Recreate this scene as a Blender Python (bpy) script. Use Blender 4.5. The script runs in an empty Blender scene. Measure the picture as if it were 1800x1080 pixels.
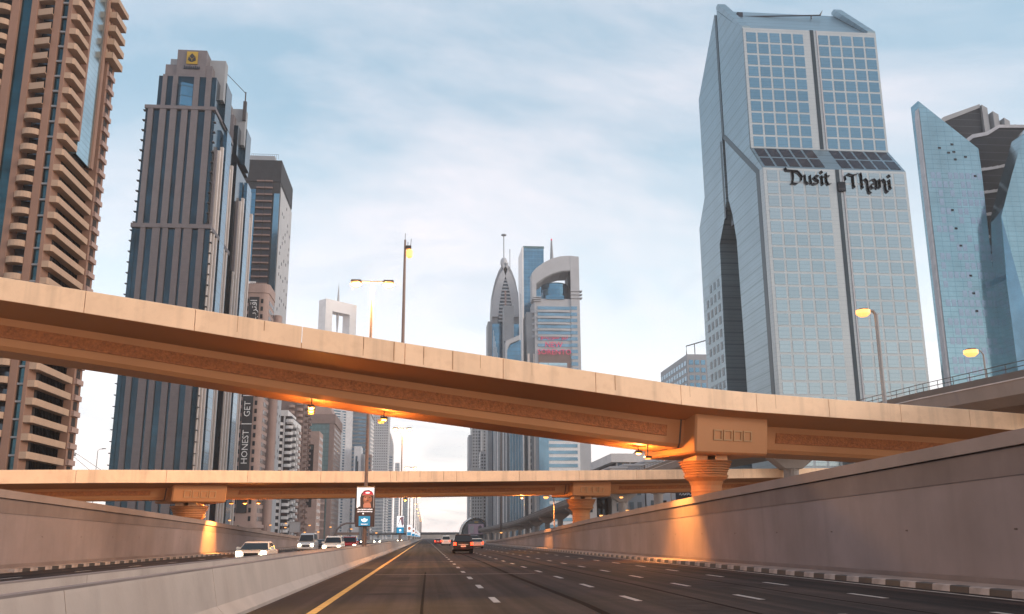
import bpy, bmesh, math, random
from math import sin, cos, pi, radians as R
from mathutils import Vector, Matrix
rnd = random.Random(7)
S = bpy.context.scene
COL = S.collection

# ------------------------------------------------------------------ camera
cd = bpy.data.cameras.new('camera'); cam = bpy.data.objects.new('camera', cd); COL.objects.link(cam)
cd.sensor_width = 36; cd.lens = 33.0; cd.clip_start = .1; cd.clip_end = 20000
r_ = (.99595885, -.08967871, -.00486779); u_ = (-.01668108, -.23797096, .97112902); f_ = (.08824799, .96712334, .23850522)
cam.matrix_world = Matrix(((r_[0], u_[0], -f_[0], 0), (r_[1], u_[1], -f_[1], 0), (r_[2], u_[2], -f_[2], 1.6), (0, 0, 0, 1)))
S.camera = cam
S.view_settings.view_transform = 'Standard'; S.view_settings.look = 'None'
S.view_settings.exposure = 0.1; S.view_settings.gamma = 1
S.cycles.use_denoising = True
S.cycles.volume_bounces = 1
S.cycles.max_bounces = 8; S.cycles.diffuse_bounces = 4; S.cycles.glossy_bounces = 3; S.cycles.transmission_bounces = 2
S.cycles.sample_clamp_indirect = 4

# ------------------------------------------------------------------ sun (soft, low, behind and to the right)
SUN_EL, SUN_AZ = R(15), R(112)      # azimuth clockwise from +Y
sd = bpy.data.lights.new('sun', 'SUN'); sd.energy = 1.6; sd.angle = R(14); sd.color = (1, .84, .70)
sun = bpy.data.objects.new('sun', sd); COL.objects.link(sun)
to_sun = Vector((sin(SUN_AZ)*cos(SUN_EL), cos(SUN_AZ)*cos(SUN_EL), sin(SUN_EL)))
sun.rotation_euler = to_sun.to_track_quat('Z', 'Y').to_euler()

# ------------------------------------------------------------------ world
W = bpy.data.worlds.new('World'); S.world = W; W.use_nodes = True
nt = W.node_tree; nt.nodes.clear(); N = nt.nodes.new; Lk = nt.links.new
def math_node(nt, op, a, b=None, clamp=False):
    n = nt.nodes.new('ShaderNodeMath'); n.operation = op; n.use_clamp = clamp
    for i, v in enumerate((a, b)):
        if v is None: continue
        if isinstance(v, (int, float)): n.inputs[i].default_value = v
        else: nt.links.new(v, n.inputs[i])
    return n.outputs[0]
def ramp(nt, fac, stops):
    n = nt.nodes.new('ShaderNodeValToRGB'); e = n.color_ramp.elements
    while len(e) < len(stops): e.new(0.5)
    for k, (p, c) in zip(e, stops):
        k.position = p; k.color = (c, c, c, 1) if isinstance(c, (int, float)) else (*c, 1)
    nt.links.new(fac, n.inputs[0]); return n.outputs[0]
tc = N('ShaderNodeTexCoord'); sep = N('ShaderNodeSeparateXYZ'); Lk(tc.outputs['Generated'], sep.inputs[0])
zc = math_node(nt, 'MAXIMUM', sep.outputs[2], 0.0)
grad = ramp(nt, zc, [(0, (1.36, 1.17, 1.12)), (.11, (1.18, 1.10, 1.08)), (.25, (.73, .82, .87)), (.42, (.33, .49, .60)), (1, (.24, .38, .50))])
den = math_node(nt, 'ADD', zc, .12)
cv = N('ShaderNodeCombineXYZ')
Lk(math_node(nt, 'DIVIDE', sep.outputs[0], den), cv.inputs[0]); Lk(math_node(nt, 'DIVIDE', sep.outputs[1], den), cv.inputs[1])
nz = N('ShaderNodeTexNoise'); nz.inputs['Scale'].default_value = .62; nz.inputs['Detail'].default_value = 9
nz.inputs['Roughness'].default_value = .56; nz.inputs['Distortion'].default_value = .5; Lk(cv.outputs[0], nz.inputs['Vector'])
cloud = ramp(nt, nz.outputs[0], [(.45, 0.0), (.60, .75)])
mx = N('ShaderNodeMix'); mx.data_type = 'RGBA'; Lk(cloud, mx.inputs[0]); Lk(grad, mx.inputs[6]); mx.inputs[7].default_value = (1.02, .91, .91, 1)
nz2 = N('ShaderNodeTexNoise'); nz2.inputs['Scale'].default_value = 1.7; nz2.inputs['Detail'].default_value = 6; nz2.inputs['Distortion'].default_value = 1.0
Lk(cv.outputs[0], nz2.inputs['Vector'])
c2 = ramp(nt, nz2.outputs[0], [(.50, 0.0), (.66, .42)])
mx2 = N('ShaderNodeMix'); mx2.data_type = 'RGBA'; Lk(c2, mx2.inputs[0]); Lk(mx.outputs[2], mx2.inputs[6]); mx2.inputs[7].default_value = (.52, .62, .70, 1)
sky = N('ShaderNodeTexSky'); sky.sky_type = 'NISHITA'; sky.sun_disc = False; sky.sun_elevation = SUN_EL; sky.sun_rotation = SUN_AZ
b1 = N('ShaderNodeBackground'); Lk(sky.outputs[0], b1.inputs[0]); b1.inputs[1].default_value = .05
b2 = N('ShaderNodeBackground'); Lk(mx2.outputs[2], b2.inputs[0]); b2.inputs[1].default_value = .98
ad = N('ShaderNodeAddShader'); Lk(b1.outputs[0], ad.inputs[0]); Lk(b2.outputs[0], ad.inputs[1])
wo = N('ShaderNodeOutputWorld'); Lk(ad.outputs[0], wo.inputs[0])

# ------------------------------------------------------------------ materials
def mat(name, c, rough=.7, metal=0., var=.12, vscale=.3, c2=None, bump=0., bscale=8., emit=None, es=0., lines=(), spec=.5, streak=0., rnd_obj=0., grime=None):
    """lines: (axis, pitch, width, colour, phase) thin joints drawn by position"""
    m = bpy.data.materials.new(name); m.use_nodes = True; t = m.node_tree; b = t.nodes['Principled BSDF']
    b.inputs['Roughness'].default_value = rough; b.inputs['Metallic'].default_value = metal
    b.inputs['Specular IOR Level'].default_value = spec
    co = t.nodes.new('ShaderNodeTexCoord'); src = co.outputs['Object']
    n = t.nodes.new('ShaderNodeTexNoise'); n.inputs['Scale'].default_value = vscale; n.inputs['Detail'].default_value = 7
    n.inputs['Roughness'].default_value = .6; t.links.new(src, n.inputs['Vector'])
    d = c2 or tuple(x*(1-var*1.6) for x in c); h = tuple(min(1, x*(1+var)) for x in c)
    out = ramp(t, n.outputs[0], [(.30, d), (.68, h)])
    def mixc(fac, a, col, blend='MIX'):
        k = t.nodes.new('ShaderNodeMix'); k.data_type = 'RGBA'; k.blend_type = blend
        if isinstance(fac, float): k.inputs[0].default_value = fac
        else: t.links.new(fac, k.inputs[0])
        t.links.new(a, k.inputs[6])
        if isinstance(col, tuple): k.inputs[7].default_value = (*col, 1)
        else: t.links.new(col, k.inputs[7])
        return k.outputs[2]
    if streak:
        mp = t.nodes.new('ShaderNodeMapping'); mp.inputs['Scale'].default_value = (1.3, 1.3, .06); t.links.new(src, mp.inputs[0])
        s = t.nodes.new('ShaderNodeTexNoise'); s.inputs['Scale'].default_value = .9; s.inputs['Detail'].default_value = 5; t.links.new(mp.outputs[0], s.inputs['Vector'])
        out = mixc(ramp(t, s.outputs[0], [(.52, 0.0), (.72, streak)]), out, tuple(x*.5 for x in c))
    if grime:
        s = t.nodes.new('ShaderNodeTexNoise'); s.inputs['Scale'].default_value = grime[0]; s.inputs['Detail'].default_value = 9; t.links.new(src, s.inputs['Vector'])
        out = mixc(ramp(t, s.outputs[0], [(.5, 0.0), (.66, grime[1])]), out, grime[2])
    if rnd_obj:
        oi = t.nodes.new('ShaderNodeObjectInfo')
        out = mixc(rnd_obj, out, ramp(t, oi.outputs['Random'], [(0, tuple(x*.35 for x in c)), (1, tuple(min(1, x*1.5) for x in c))]))
    if lines:
        sp = t.nodes.new('ShaderNodeSeparateXYZ'); t.links.new(src, sp.inputs[0])
        for ax, pitch, wd, lc, ph in lines:
            fr = math_node(t, 'FRACT', math_node(t, 'DIVIDE', math_node(t, 'ADD', sp.outputs[ax], ph+10000*pitch), pitch))
            out = mixc(math_node(t, 'LESS_THAN', fr, wd/pitch), out, lc)
    t.links.new(out, b.inputs['Base Color'])
    if bump:
        q = t.nodes.new('ShaderNodeTexNoise'); q.inputs['Scale'].default_value = bscale; q.inputs['Detail'].default_value = 5; t.links.new(src, q.inputs['Vector'])
        bp = t.nodes.new('ShaderNodeBump'); bp.inputs['Strength'].default_value = bump; bp.inputs['Distance'].default_value = .05
        t.links.new(q.outputs[0], bp.inputs['Height']); t.links.new(bp.outputs[0], b.inputs['Normal'])
    if emit: b.inputs['Emission Color'].default_value = (*emit, 1); b.inputs['Emission Strength'].default_value = es
    return m
M = {}
M['asphalt'] = mat('asphalt', (.024, .018, .018), .75, spec=.12, var=.3, vscale=.25, bump=.35, bscale=14, grime=(.9, .35, (.042, .032, .028)))
def road_mat(name):
    m = M['asphalt'].copy(); m.name = name; t = m.node_tree; b = t.nodes['Principled BSDF']
    src = [l.from_socket for l in t.links if l.to_socket == b.inputs['Base Color']][0]
    co = t.nodes.new('ShaderNodeTexCoord'); mp = t.nodes.new('ShaderNodeMapping'); mp.inputs['Scale'].default_value = (1.6, .012, 1); t.links.new(co.outputs['Object'], mp.inputs[0])
    s = t.nodes.new('ShaderNodeTexNoise'); s.inputs['Scale'].default_value = 1; s.inputs['Detail'].default_value = 5; t.links.new(mp.outputs[0], s.inputs['Vector'])
    k = t.nodes.new('ShaderNodeMix'); k.data_type = 'RGBA'; k.blend_type = 'MULTIPLY'; k.inputs[0].default_value = 1
    t.links.new(src, k.inputs[6]); t.links.new(ramp(t, s.outputs[0], [(.38, (.28, .28, .32)), (.62, (1.7, 1.5, 1.4))]), k.inputs[7]); t.links.new(k.outputs[2], b.inputs['Base Color'])
    return m
M['road'] = road_mat('worn_asphalt')
M['sandy'] = mat('sandy_ground', (.27, .21, .16), .95, var=.25, vscale=.05, bump=.3, bscale=1)
M['white_paint'] = mat('road_paint', (.36, .32, .30), .6, var=.25, vscale=3)
M['yellow_paint'] = mat('yellow_paint', (.62, .30, .03), .6, var=.25, vscale=2)
M['black_paint'] = mat('black_kerb_paint', (.03, .028, .03), .6)
M['kerb_white'] = mat('white_kerb_paint', (.30, .25, .235), .7, var=.3, vscale=1)
M['conc'] = mat('barrier_concrete', (.47, .39, .345), .75, var=.14, vscale=.35, bump=.15, bscale=6, streak=.25, grime=(.35, .45, (.26, .205, .175)))
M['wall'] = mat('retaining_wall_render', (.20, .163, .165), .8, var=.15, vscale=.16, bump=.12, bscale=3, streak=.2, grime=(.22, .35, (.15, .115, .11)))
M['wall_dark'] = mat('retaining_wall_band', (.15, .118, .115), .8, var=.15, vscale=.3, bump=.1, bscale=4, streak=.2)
M['coping'] = mat('wall_coping', (.22, .175, .165), .75, var=.12, vscale=.3, bump=.1)
M['streak'] = mat('drip_stain', (.42, .24, .14), .8)
M['seam'] = mat('dark_joint', (.09, .065, .055), .9)
M['paving'] = mat('footway_paving', (.25, .2, .185), .85, var=.2, vscale=.6)
M['ov'] = mat('flyover_paint_shaded', (.40, .178, .072), .62, var=.07, vscale=.25, bump=.06, bscale=5, grime=(.5, .2, (.30, .135, .055)))  # parapet tan made darker and redder: underside shade and lamp glow in the colour
M['ov_par'] = mat('parapet_paint_lit', (.84, .585, .395), .6, var=.06, vscale=.4, bump=.06, bscale=5, streak=.42, grime=(1.6, .22, (.50, .31, .19)))  # same tan kept bright: daylight on the parapet put into the colour
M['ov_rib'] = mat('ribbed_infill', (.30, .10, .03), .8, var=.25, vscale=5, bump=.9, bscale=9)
M['ov_line'] = mat('flyover_recess', (.42, .25, .13), .8)
M['stone'] = mat('stone_cladding', (.14, .122, .13), .6, var=.08, vscale=.5, lines=((2, 1.1, .07, (.17, .135, .13), 0),))
M['stone_low'] = mat('stone_base', (.13, .112, .12), .6, var=.08, vscale=.5, lines=((2, 1.1, .07, (.16, .125, .12), 0),))
M['fin'] = mat('pale_fins', (.62, .54, .50), .5, var=.06)
M['dkglass'] = mat('dark_blue_glass', (.018, .05, .075), .12, .7, var=.35, vscale=.12, lines=((2, 3.6, .3, (.02, .035, .045), 0),))
M['blueglass'] = mat('blue_glass', (.09, .21, .31), .1, .85, var=.2, vscale=.1, lines=((2, 3.6, .25, (.04, .07, .09), 0),))
M['tan'] = mat('tan_render', (.25, .14, .10), .75, var=.08, vscale=.2)
M['tan_light'] = mat('tan_balcony', (.40, .27, .19), .7, var=.06, vscale=.4)
M['shade'] = mat('balcony_recess_shade', (.014, .011, .012), .8, var=.3, vscale=.8)  # near-black: shade of the balcony recesses put into the colour
M['tealglass'] = mat('teal_curtain_glass', (.03, .085, .11), .1, .8, var=.3, vscale=.2, lines=((2, 1.55, .1, (.02, .04, .05), 0),))
M['paleglass'] = mat('pale_curtain_glass', (.36, .50, .56), .16, .85, var=.15, vscale=.1, lines=((2, 1.2, .07, (.14, .2, .23), 0),))
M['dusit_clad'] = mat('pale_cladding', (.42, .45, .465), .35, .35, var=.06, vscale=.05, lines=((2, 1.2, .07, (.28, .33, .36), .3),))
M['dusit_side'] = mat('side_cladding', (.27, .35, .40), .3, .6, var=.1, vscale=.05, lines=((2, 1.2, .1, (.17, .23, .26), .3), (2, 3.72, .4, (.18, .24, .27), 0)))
M['dusit_glass'] = mat('square_glass', (.34, .405, .43), .14, .8, var=.08, vscale=.02, rnd_obj=.10, lines=((2, 1.2, .07, (.16, .23, .27), .4),))
M['dusit_upper'] = mat('square_glass_sky_tone', (.17, .29, .37), .14, .85, var=.08, vscale=.02, rnd_obj=.12, lines=((2, 1.2, .07, (.10, .17, .21), .4),))  # darker sky mirrored by the upper panes, put into the glass colour
M['dark_glass'] = mat('shoulder_glass', (.035, .03, .04), .2, .3)
M['groove'] = mat('shadow_groove', (.022, .04, .055), .35, .2)
M['black'] = mat('black_lettering', (.012, .016, .03), .4)
M['gold'] = mat('gold_plate', (.42, .26, .03), .4, .3)
M['indexglass'] = mat('azure_glass', (.24, .36, .41), .12, .85, var=.14, vscale=.05, rnd_obj=0, lines=((2, 2.0, .14, (.08, .19, .24), 0), (0, 3.2, .12, (.10, .22, .28), 0)))
M['index_pane'] = mat('violet_tinted_pane', (.26, .32, .40), .2, .8, var=.1)
M['navy'] = mat('dark_core_glass', (.008, .013, .022), .5, .0, spec=.2, var=.2, lines=((2, 3.4, .2, (.06, .065, .08), 0),))
M['band'] = mat('pale_band', (.45, .44, .47), .5)
M['grey'] = mat('grey_cladding', (.27, .28, .30), .6, var=.08, vscale=.1)
M['lgrey'] = mat('light_grey_cladding', (.42, .42, .44), .6, var=.06, vscale=.1)
M['white'] = mat('white_render', (.80, .76, .75), .7, var=.06, vscale=.2)
M['brown'] = mat('brown_render', (.20, .135, .12), .75, var=.1, vscale=.2)
M['pink'] = mat('pink_render', (.36, .25, .22), .75, var=.08, vscale=.2)
M['dbrown'] = mat('dark_brown_frame', (.022, .024, .030), .75, var=.2, vscale=.3)
M['wglass'] = mat('window_glass', (.05, .07, .09), .15, .6, var=.3, vscale=.2)
M['midglass'] = mat('steel_blue_glass', (.16, .28, .37), .12, .8, var=.15, vscale=.1)
M['tealb'] = mat('teal_panels', (.10, .17, .18), .3, .5, var=.12, lines=((2, 3.4, .4, (.05, .09, .10), 0), (0, 3.0, .3, (.06, .1, .11), 0)))
M['maroon'] = mat('maroon_stripe', (.32, .05, .07), .6)
M['mast'] = mat('painted_steel', (.22, .17, .155), .5, .3)
M['dsteel'] = mat('dark_steel', (.06, .05, .05), .5, .3)
M['lamp'] = mat('sodium_lens', (.9, .5, .15), .3, emit=(1, .34, .07), es=2.0)
M['lampfar'] = mat('far_sodium_lens', (.9, .5, .2), .3, emit=(1, .40, .11), es=1.7)
M['lampdist'] = mat('distant_sodium_lens', (.9, .5, .2), .3, emit=(1, .46, .16), es=9)
M['viaduct'] = mat('viaduct_concrete', (.21, .19, .19), .7, var=.08, vscale=.2, streak=.15)
M['vdark'] = mat('viaduct_rail_screen', (.07, .065, .07), .5)
M['gold_shell'] = mat('station_shell', (.38, .36, .35), .35, .5, var=.1, lines=((1, 4, .25, (.24, .22, .21), 0),))
M['rubber'] = mat('tyre_rubber', (.015, .015, .016), .8)
M['rim'] = mat('alloy_rim', (.45, .45, .46), .3, .8)
M['carglass'] = mat('car_glass', (.02, .025, .03), .06, .3)
M['headlight'] = mat('headlight', (1, .9, .7), .2, emit=(1, .86, .60), es=16)
M['taillight'] = mat('tail_light', (.6, .02, .01), .25, emit=(1, .05, .015), es=5)
M['plate'] = mat('number_plate', (.7, .66, .55), .5)
for k, c in dict(black=(.012, .004, .005), taxi=(.72, .55, .40), white=(.68, .68, .67), red=(.35, .03, .03), silver=(.5, .5, .5), dark=(.04, .045, .06)).items():
    M['paint_'+k] = mat('car_paint_'+k, c, .22, .05, var=.03, spec=.35)
M['leaf'] = mat('leaves', (.055, .075, .035), .8, var=.5, vscale=1)
M['bark'] = mat('bark', (.12, .09, .07), .9)
def emis(name, c, s=1.0): return mat(name, c, .4, var=.02, emit=c, es=s)
M['p_white'] = emis('screen_white', (.92, .94, .96), .75); M['p_dark'] = emis('screen_dark', (.03, .02, .03), .3); M['p_red'] = emis('screen_red', (.45, .02, .06), .6)
M['p_skin'] = emis('screen_skin', (.26, .09, .05), .6); M['p_skin2'] = emis('screen_pale_skin', (.45, .18, .12), .6); M['p_blue'] = emis('screen_blue', (.0, .20, .38), .8)
M['p_shade'] = emis('screen_mauve', (.18, .12, .16), .5)
M['red_sign'] = mat('red_sign', (.62, .06, .14), .5, emit=(.8, .06, .15), es=.25)
M['sign_white'] = mat('white_sign', (.75, .74, .74), .5)
M['window_lit'] = mat('lit_window', (.8, .5, .2), .4, emit=(1, .6, .25), es=.9)

# ------------------------------------------------------------------ mesh builder
class MB:
    def __init__(s): s.v = []; s.f = []; s.m = []
    def add(s, vs, fs, m=0):
        o = len(s.v); s.v += [tuple(p) for p in vs]; s.f += [tuple(i+o for i in f) for f in fs]; s.m += [m]*len(fs); return s
    def box(s, x0, x1, y0, y1, z0, z1, m=0):
        return s.add([(x0, y0, z0), (x1, y0, z0), (x1, y1, z0), (x0, y1, z0), (x0, y0, z1), (x1, y0, z1), (x1, y1, z1), (x0, y1, z1)],
              [(0, 3, 2, 1), (4, 5, 6, 7), (0, 1, 5, 4), (1, 2, 6, 5), (2, 3, 7, 6), (3, 0, 4, 7)], m)
    def prism(s, pts, a, b, ax='z', m=0):
        """closed 2-D outline extruded from a to b along ax (z: pts=xy, y: pts=xz, x: pts=yz)"""
        n = len(pts)
        def P(p, t): return (p[0], p[1], t) if ax == 'z' else (p[0], t, p[1]) if ax == 'y' else (t, p[0], p[1])
        vs = [P(p, a) for p in pts]+[P(p, b) for p in pts]
        return s.add(vs, [tuple(range(n))[::-1], tuple(range(n, 2*n))]+[(i, (i+1) % n, (i+1) % n+n, i+n) for i in range(n)], m)
    def lathe(s, x, y, prof, n=24, m=0, ang=0):
        vs = []; fs = []
        for r, z in prof: vs += [(x+r*cos(2*pi*k/n+ang), y+r*sin(2*pi*k/n+ang), z) for k in range(n)]
        for i in range(len(prof)-1):
            for k in range(n): fs.append((i*n+k, i*n+(k+1) % n, (i+1)*n+(k+1) % n, (i+1)*n+k))
        fs.append(tuple(range(n))[::-1]); fs.append(tuple(range((len(prof)-1)*n, len(prof)*n)))
        return s.add(vs, fs, m)
    def tube(s, pts, r, n=8, m=0, r1=None):
        pts = [Vector(p) for p in pts]; r1 = r if r1 is None else r1; vs = []; fs = []; K = len(pts)
        for i, p in enumerate(pts):
            d = (pts[min(i+1, K-1)]-pts[max(i-1, 0)]).normalized()
            a = d.orthogonal().normalized() if abs(d.z) > .9 else d.cross(Vector((0, 0, 1))).normalized()
            b = d.cross(a); q = r+(r1-r)*i/(K-1)
            vs += [tuple(p+(a*cos(2*pi*k/n)+b*sin(2*pi*k/n))*q) for k in range(n)]
        for i in range(K-1):
            for k in range(n): fs.append((i*n+k, i*n+(k+1) % n, (i+1)*n+(k+1) % n, (i+1)*n+k))
        fs.append(tuple(range(n))[::-1]); fs.append(tuple(range((K-1)*n, K*n)))
        return s.add(vs, fs, m)
    def mesh(s, name, mats, off=(0, 0, 0), smooth=False, bevel=0, recalc=True):
        me = bpy.data.meshes.new(name)
        me.from_pydata([(p[0]-off[0], p[1]-off[1], p[2]-off[2]) for p in s.v], [], s.f)
        for k in (mats if isinstance(mats, (list, tuple)) else [mats]): me.materials.append(M[k] if isinstance(k, str) else k)
        for p, m in zip(me.polygons, s.m): p.material_index = m
        if recalc or bevel:
            bm = bmesh.new(); bm.from_mesh(me); bmesh.ops.recalc_face_normals(bm, faces=bm.faces)
            if bevel: bmesh.ops.bevel(bm, geom=list(bm.edges), offset=bevel, segments=1, affect='EDGES', clamp_overlap=True)
            bm.to_mesh(me); bm.free()
        if smooth:
            for p in me.polygons: p.use_smooth = True
        return me
def tag(o, label=None, cat=None, group=None, kind=None):
    if label: o['label'] = label
    if cat: o['category'] = cat
    if group: o['group'] = group
    if kind: o['kind'] = kind
    return o
def thing(name, label, cat, loc=(0, 0, 0), group=None, rz=0):
    o = bpy.data.objects.new(name, None); COL.objects.link(o); o.location = loc; o.rotation_euler.z = rz; o.empty_display_size = .5
    return tag(o, label, cat, group)
def root(o):
    p = Vector((0, 0, 0))
    while o is not None: p += o.location; o = o.parent
    return p
def part(T, name, mb, mats, kind=None, label=None, local=False, **kw):
    """mesh part; coordinates are world ones (the thing unrotated) unless local"""
    off = (0, 0, 0) if local or T is None else root(T)
    o = bpy.data.objects.new(name, mb.mesh(name, mats, off, **kw)); COL.objects.link(o); o.parent = T
    if kind: o['kind'] = kind
    if label: o['label'] = label
    return o
def inst(T, name, me, loc, rz=0, sc=(1, 1, 1), local=False):
    o = bpy.data.objects.new(name, me); COL.objects.link(o); o.parent = T
    o.location = Vector(loc)-(Vector((0, 0, 0)) if local or T is None else root(T)); o.rotation_euler.z = rz; o.scale = sc
    return o
def copy_tree(o, parent=None):
    c = o.copy(); COL.objects.link(c); c.parent = parent
    for ch in list(o.children): copy_tree(ch, c)
    return c
def B(x0, x1, y0, y1, z0, z1): return MB().box(x0, x1, y0, y1, z0, z1)
def lerp_tab(tab, x):
    if x <= tab[0][0]: return tab[0][1]
    for (a, p), (b, q) in zip(tab, tab[1:]):
        if x <= b: return p+(q-p)*(x-a)/(b-a)
    return tab[-1][1]

# ------------------------------------------------------------------ ground, roads
WT = [(-60, 4.9), (0, 4.85), (26, 4.62), (60, 4.14), (100, 3.5), (140, 2.65), (188, 1.8), (242, .98), (275, .75)]   # wall top
def wtop(y): return lerp_tab(WT, y)
def gtop(y): return max(.02, wtop(y)-.95) if y < 275 else .02
ys = [-120, -60, -30, 0, 26, 45, 60, 80, 100, 120, 140, 165, 188, 215, 242, 275, 400, 900, 2700]
g = MB()
for x0, x1 in ((-1500, -800), (-800, -22.9), (17.9, 800), (800, 1500)):
    for a, b in zip(ys, ys[1:]): g.add([(x0, a, gtop(a)), (x1, a, gtop(a)), (x1, b, gtop(b)), (x0, b, gtop(b))], [(0, 1, 2, 3)])
g.add([(-22.9, -120, -.03), (17.9, -120, -.03), (17.9, 2700, -.03), (-22.9, 2700, -.03)], [(0, 1, 2, 3)])
tag(part(None, 'ground', g, 'sandy'), kind='structure')
def sheet(name, x0, x1, y0, y1, z, m, kind='structure'):
    o = part(None, name, MB().add([(x0, y0, z), (x1, y0, z), (x1, y1, z), (x0, y1, z)], [(0, 1, 2, 3)]), m)
    return tag(o, kind=kind) if kind else o
road = sheet('road', -3.9, 15.4, -60, 2400, 0, 'road')
opp = sheet('oncoming_road', -21, -7.2, -60, 2400, 0, 'road')
dash = B(-.09, .09, -1.1, 1.1, .003, .006).mesh('lane_marking', 'white_paint')
for x in (1.85, 5.5, 8.75, 12.1):
    for k in range(-2, 42):
        inst(road, 'lane_marking', dash, (x, 25.9+7*k, .002))
    m = MB()
    for k in range(42, 140): m.box(x-.09, x+.09, 24.8+7*k, 27+7*k, .004, .008)
    part(road, 'far_lane_marking', m, 'white_paint', kind='stuff')
part(road, 'edge_line', B(-2.55, -2.35, -60, 900, .004, .008), 'yellow_paint')
part(road, 'white_edge_line', B(14.75, 14.9, -60, 900, .004, .008), 'white_paint')
for y in (44, 67): part(road, 'surface_joint', B(-2.2, 5, y, y+.18, .004, .007), 'coping')
def seam(P, w, nm='tar_seam', mt='tar', z=.0035):
    m = MB()
    for (a, b), (c, d) in zip(P, P[1:]): m.add([(a-w, b, z), (a+w, b, z), (c+w, d, z), (c-w, d, z)], [(0, 1, 2, 3)])
    part(road, nm, m, mt)
M['tar'] = mat('tar', (.008, .007, .007), .9, spec=.05); M['patch'] = mat('old_asphalt_patch', (.034, .026, .025), .85, spec=.1, var=.3, vscale=1.2, bump=.3, bscale=12)
seam([(3.9, 6), (3.75, 14), (3.95, 24), (3.8, 40), (3.9, 64), (3.7, 110)], .10); seam([(7.3, 8), (7.1, 20), (7.25, 34), (7.05, 60), (7.2, 95)], .07); seam([(10.9, 12), (10.6, 25), (10.8, 48)], .06); seam([(.1, 8), (-.05, 22), (.05, 47)], .035)
for x0, x1, y0, y1 in ((-2.2, .8, 28.6, 29.5), (-1.6, -.6, 38, 41.5), (5.9, 7.0, 19, 26), (9.2, 11.6, 31, 34), (2.2, 3.3, 52, 60)):
    part(road, 'asphalt_patch', MB().add([(x0, y0, .0022), (x1, y0, .0022), (x1, y1, .0022), (x0, y1, .0022)], [(0, 1, 2, 3)]), 'patch')
for x in (-11.0, -14.4, -17.8):
    for k in range(2, 22): inst(opp, 'lane_marking', dash, (x, 25.9+9*k, .002))
# kerb with black and white stones, footway behind it
kb = part(None, 'kerb', B(15.40, 15.62, -40, 260, -.02, .06), 'paving'); tag(kb, kind='structure')
st = [MB().prism([(15.38, .0), (15.40, .17), (15.44, .19), (15.66, .19), (15.66, 0)], -.49, .49, 'y').mesh('kerb_stone', k, off=(15.38, 0, 0)) for k in ('kerb_white', 'black_paint')]
for k in range(140): inst(kb, 'kerb_stone', st[k % 2], (15.38, 6+k, 0))
m = MB()
for k in range(140, 260): m.box(15.38, 15.66, 5.52+k, 6.48+k, 0, .19, k % 2)
part(kb, 'far_kerb_stones', m, ['kerb_white', 'black_paint'], kind='stuff')
tag(part(None, 'pavement', B(15.66, 17.3, -60, 275, -.01, .15), 'paving'), kind='structure')
tag(part(None, 'oncoming_pavement', B(-22.5, -21.0, -60, 275, -.01, .13), 'paving'), kind='structure')
kb2 = part(None, 'oncoming_kerb', B(-21.0, -20.85, -40, 260, -.02, .05), 'paving'); tag(kb2, kind='structure')
st2 = [B(0, .28, -.49, .49, 0, .17).mesh('kerb_stone', k) for k in ('kerb_white', 'black_paint')]
for k in range(110): inst(kb2, 'kerb_stone', st2[k % 2], (-21.0, 52+k, 0))

# median: two concrete barriers with a paved strip between
def barrier(x, s, label, hh=1.0):
    T = thing('concrete_barrier', label, 'barrier', (x, 60, 0))
    pr = [(0, 0), (0, .08), (.20*s, .30), (.33*s, .98), (.34*s, 1.02), (.50*s, 1.02), (.52*s, 0)]
    m = MB(); ys_ = [-40, -20, 0, 12, 20, 40, 80, 160, 320, 700, 1300]
    for a, b in zip(ys_, ys_[1:]): m.prism([(x+p[0], p[1]*hh) for p in pr], a+.012, b-.012, 'y')
    part(T, 'barrier_wall', m, 'conc')
    part(T, 'cap_strip', B(*sorted((x+.34*s, x+.50*s)), -40, 1300, 1.02*hh, 1.02*hh+.03), 'coping')
    return T
barrier(-3.9, -1, 'long concrete barrier beside the yellow edge line, nearer of the two')
barrier(-7.15, 1, 'long concrete barrier on the far side of the median, beside the oncoming traffic', .9)
tag(part(None, 'median', B(-6.67, -4.38, -60, 1300, -.02, .42), 'paving'), kind='structure')

# retaining walls with coping, darker band under it and end ramp
def retaining(xf, s, label):
    T = thing('retaining_wall', label, 'wall', (xf, 60, 0))
    yy = [-60, -20, 0, 12, 26, 43, 60, 80, 100, 120, 140, 165, 188, 215, 242, 275]
    def strip(d0, d1, z0f, z1f, nm, mt, **k):
        m = MB()
        for a, b in zip(yy, yy[1:]):
            xa, xb = sorted((xf+s*d0, xf+s*d1))
            m.add([(xa, a, z0f(a)), (xb, a, z0f(a)), (xb, b, z0f(b)), (xa, b, z0f(b)), (xa, a, z1f(a)), (xb, a, z1f(a)), (xb, b, z1f(b)), (xa, b, z1f(b))],
                  [(0, 3, 2, 1), (4, 5, 6, 7), (0, 1, 5, 4), (1, 2, 6, 5), (2, 3, 7, 6), (3, 0, 4, 7)])
        return part(T, nm, m, mt, **k)
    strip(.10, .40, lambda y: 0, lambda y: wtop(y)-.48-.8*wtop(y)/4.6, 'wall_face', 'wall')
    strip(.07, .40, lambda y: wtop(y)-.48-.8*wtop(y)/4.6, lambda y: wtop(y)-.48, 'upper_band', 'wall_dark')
    strip(.14, .40, lambda y: wtop(y)-.48, lambda y: wtop(y)-.43, 'coping_seam', 'seam')
    strip(-.02, .45, lambda y: wtop(y)-.43, lambda y: wtop(y), 'coping', 'coping')
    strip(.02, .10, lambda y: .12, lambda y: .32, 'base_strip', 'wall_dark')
    wh = MB()
    for k in range(28):
        y = 14+k*6.5
        xa, xb = sorted((xf+s*.085, xf+s*.12))
        if wtop(y) > 2.2: wh.box(xa, xb, y, y+.14, 1.75, 1.80); 
    part(T, 'weep_holes', wh, 'seam', kind='stuff')
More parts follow.
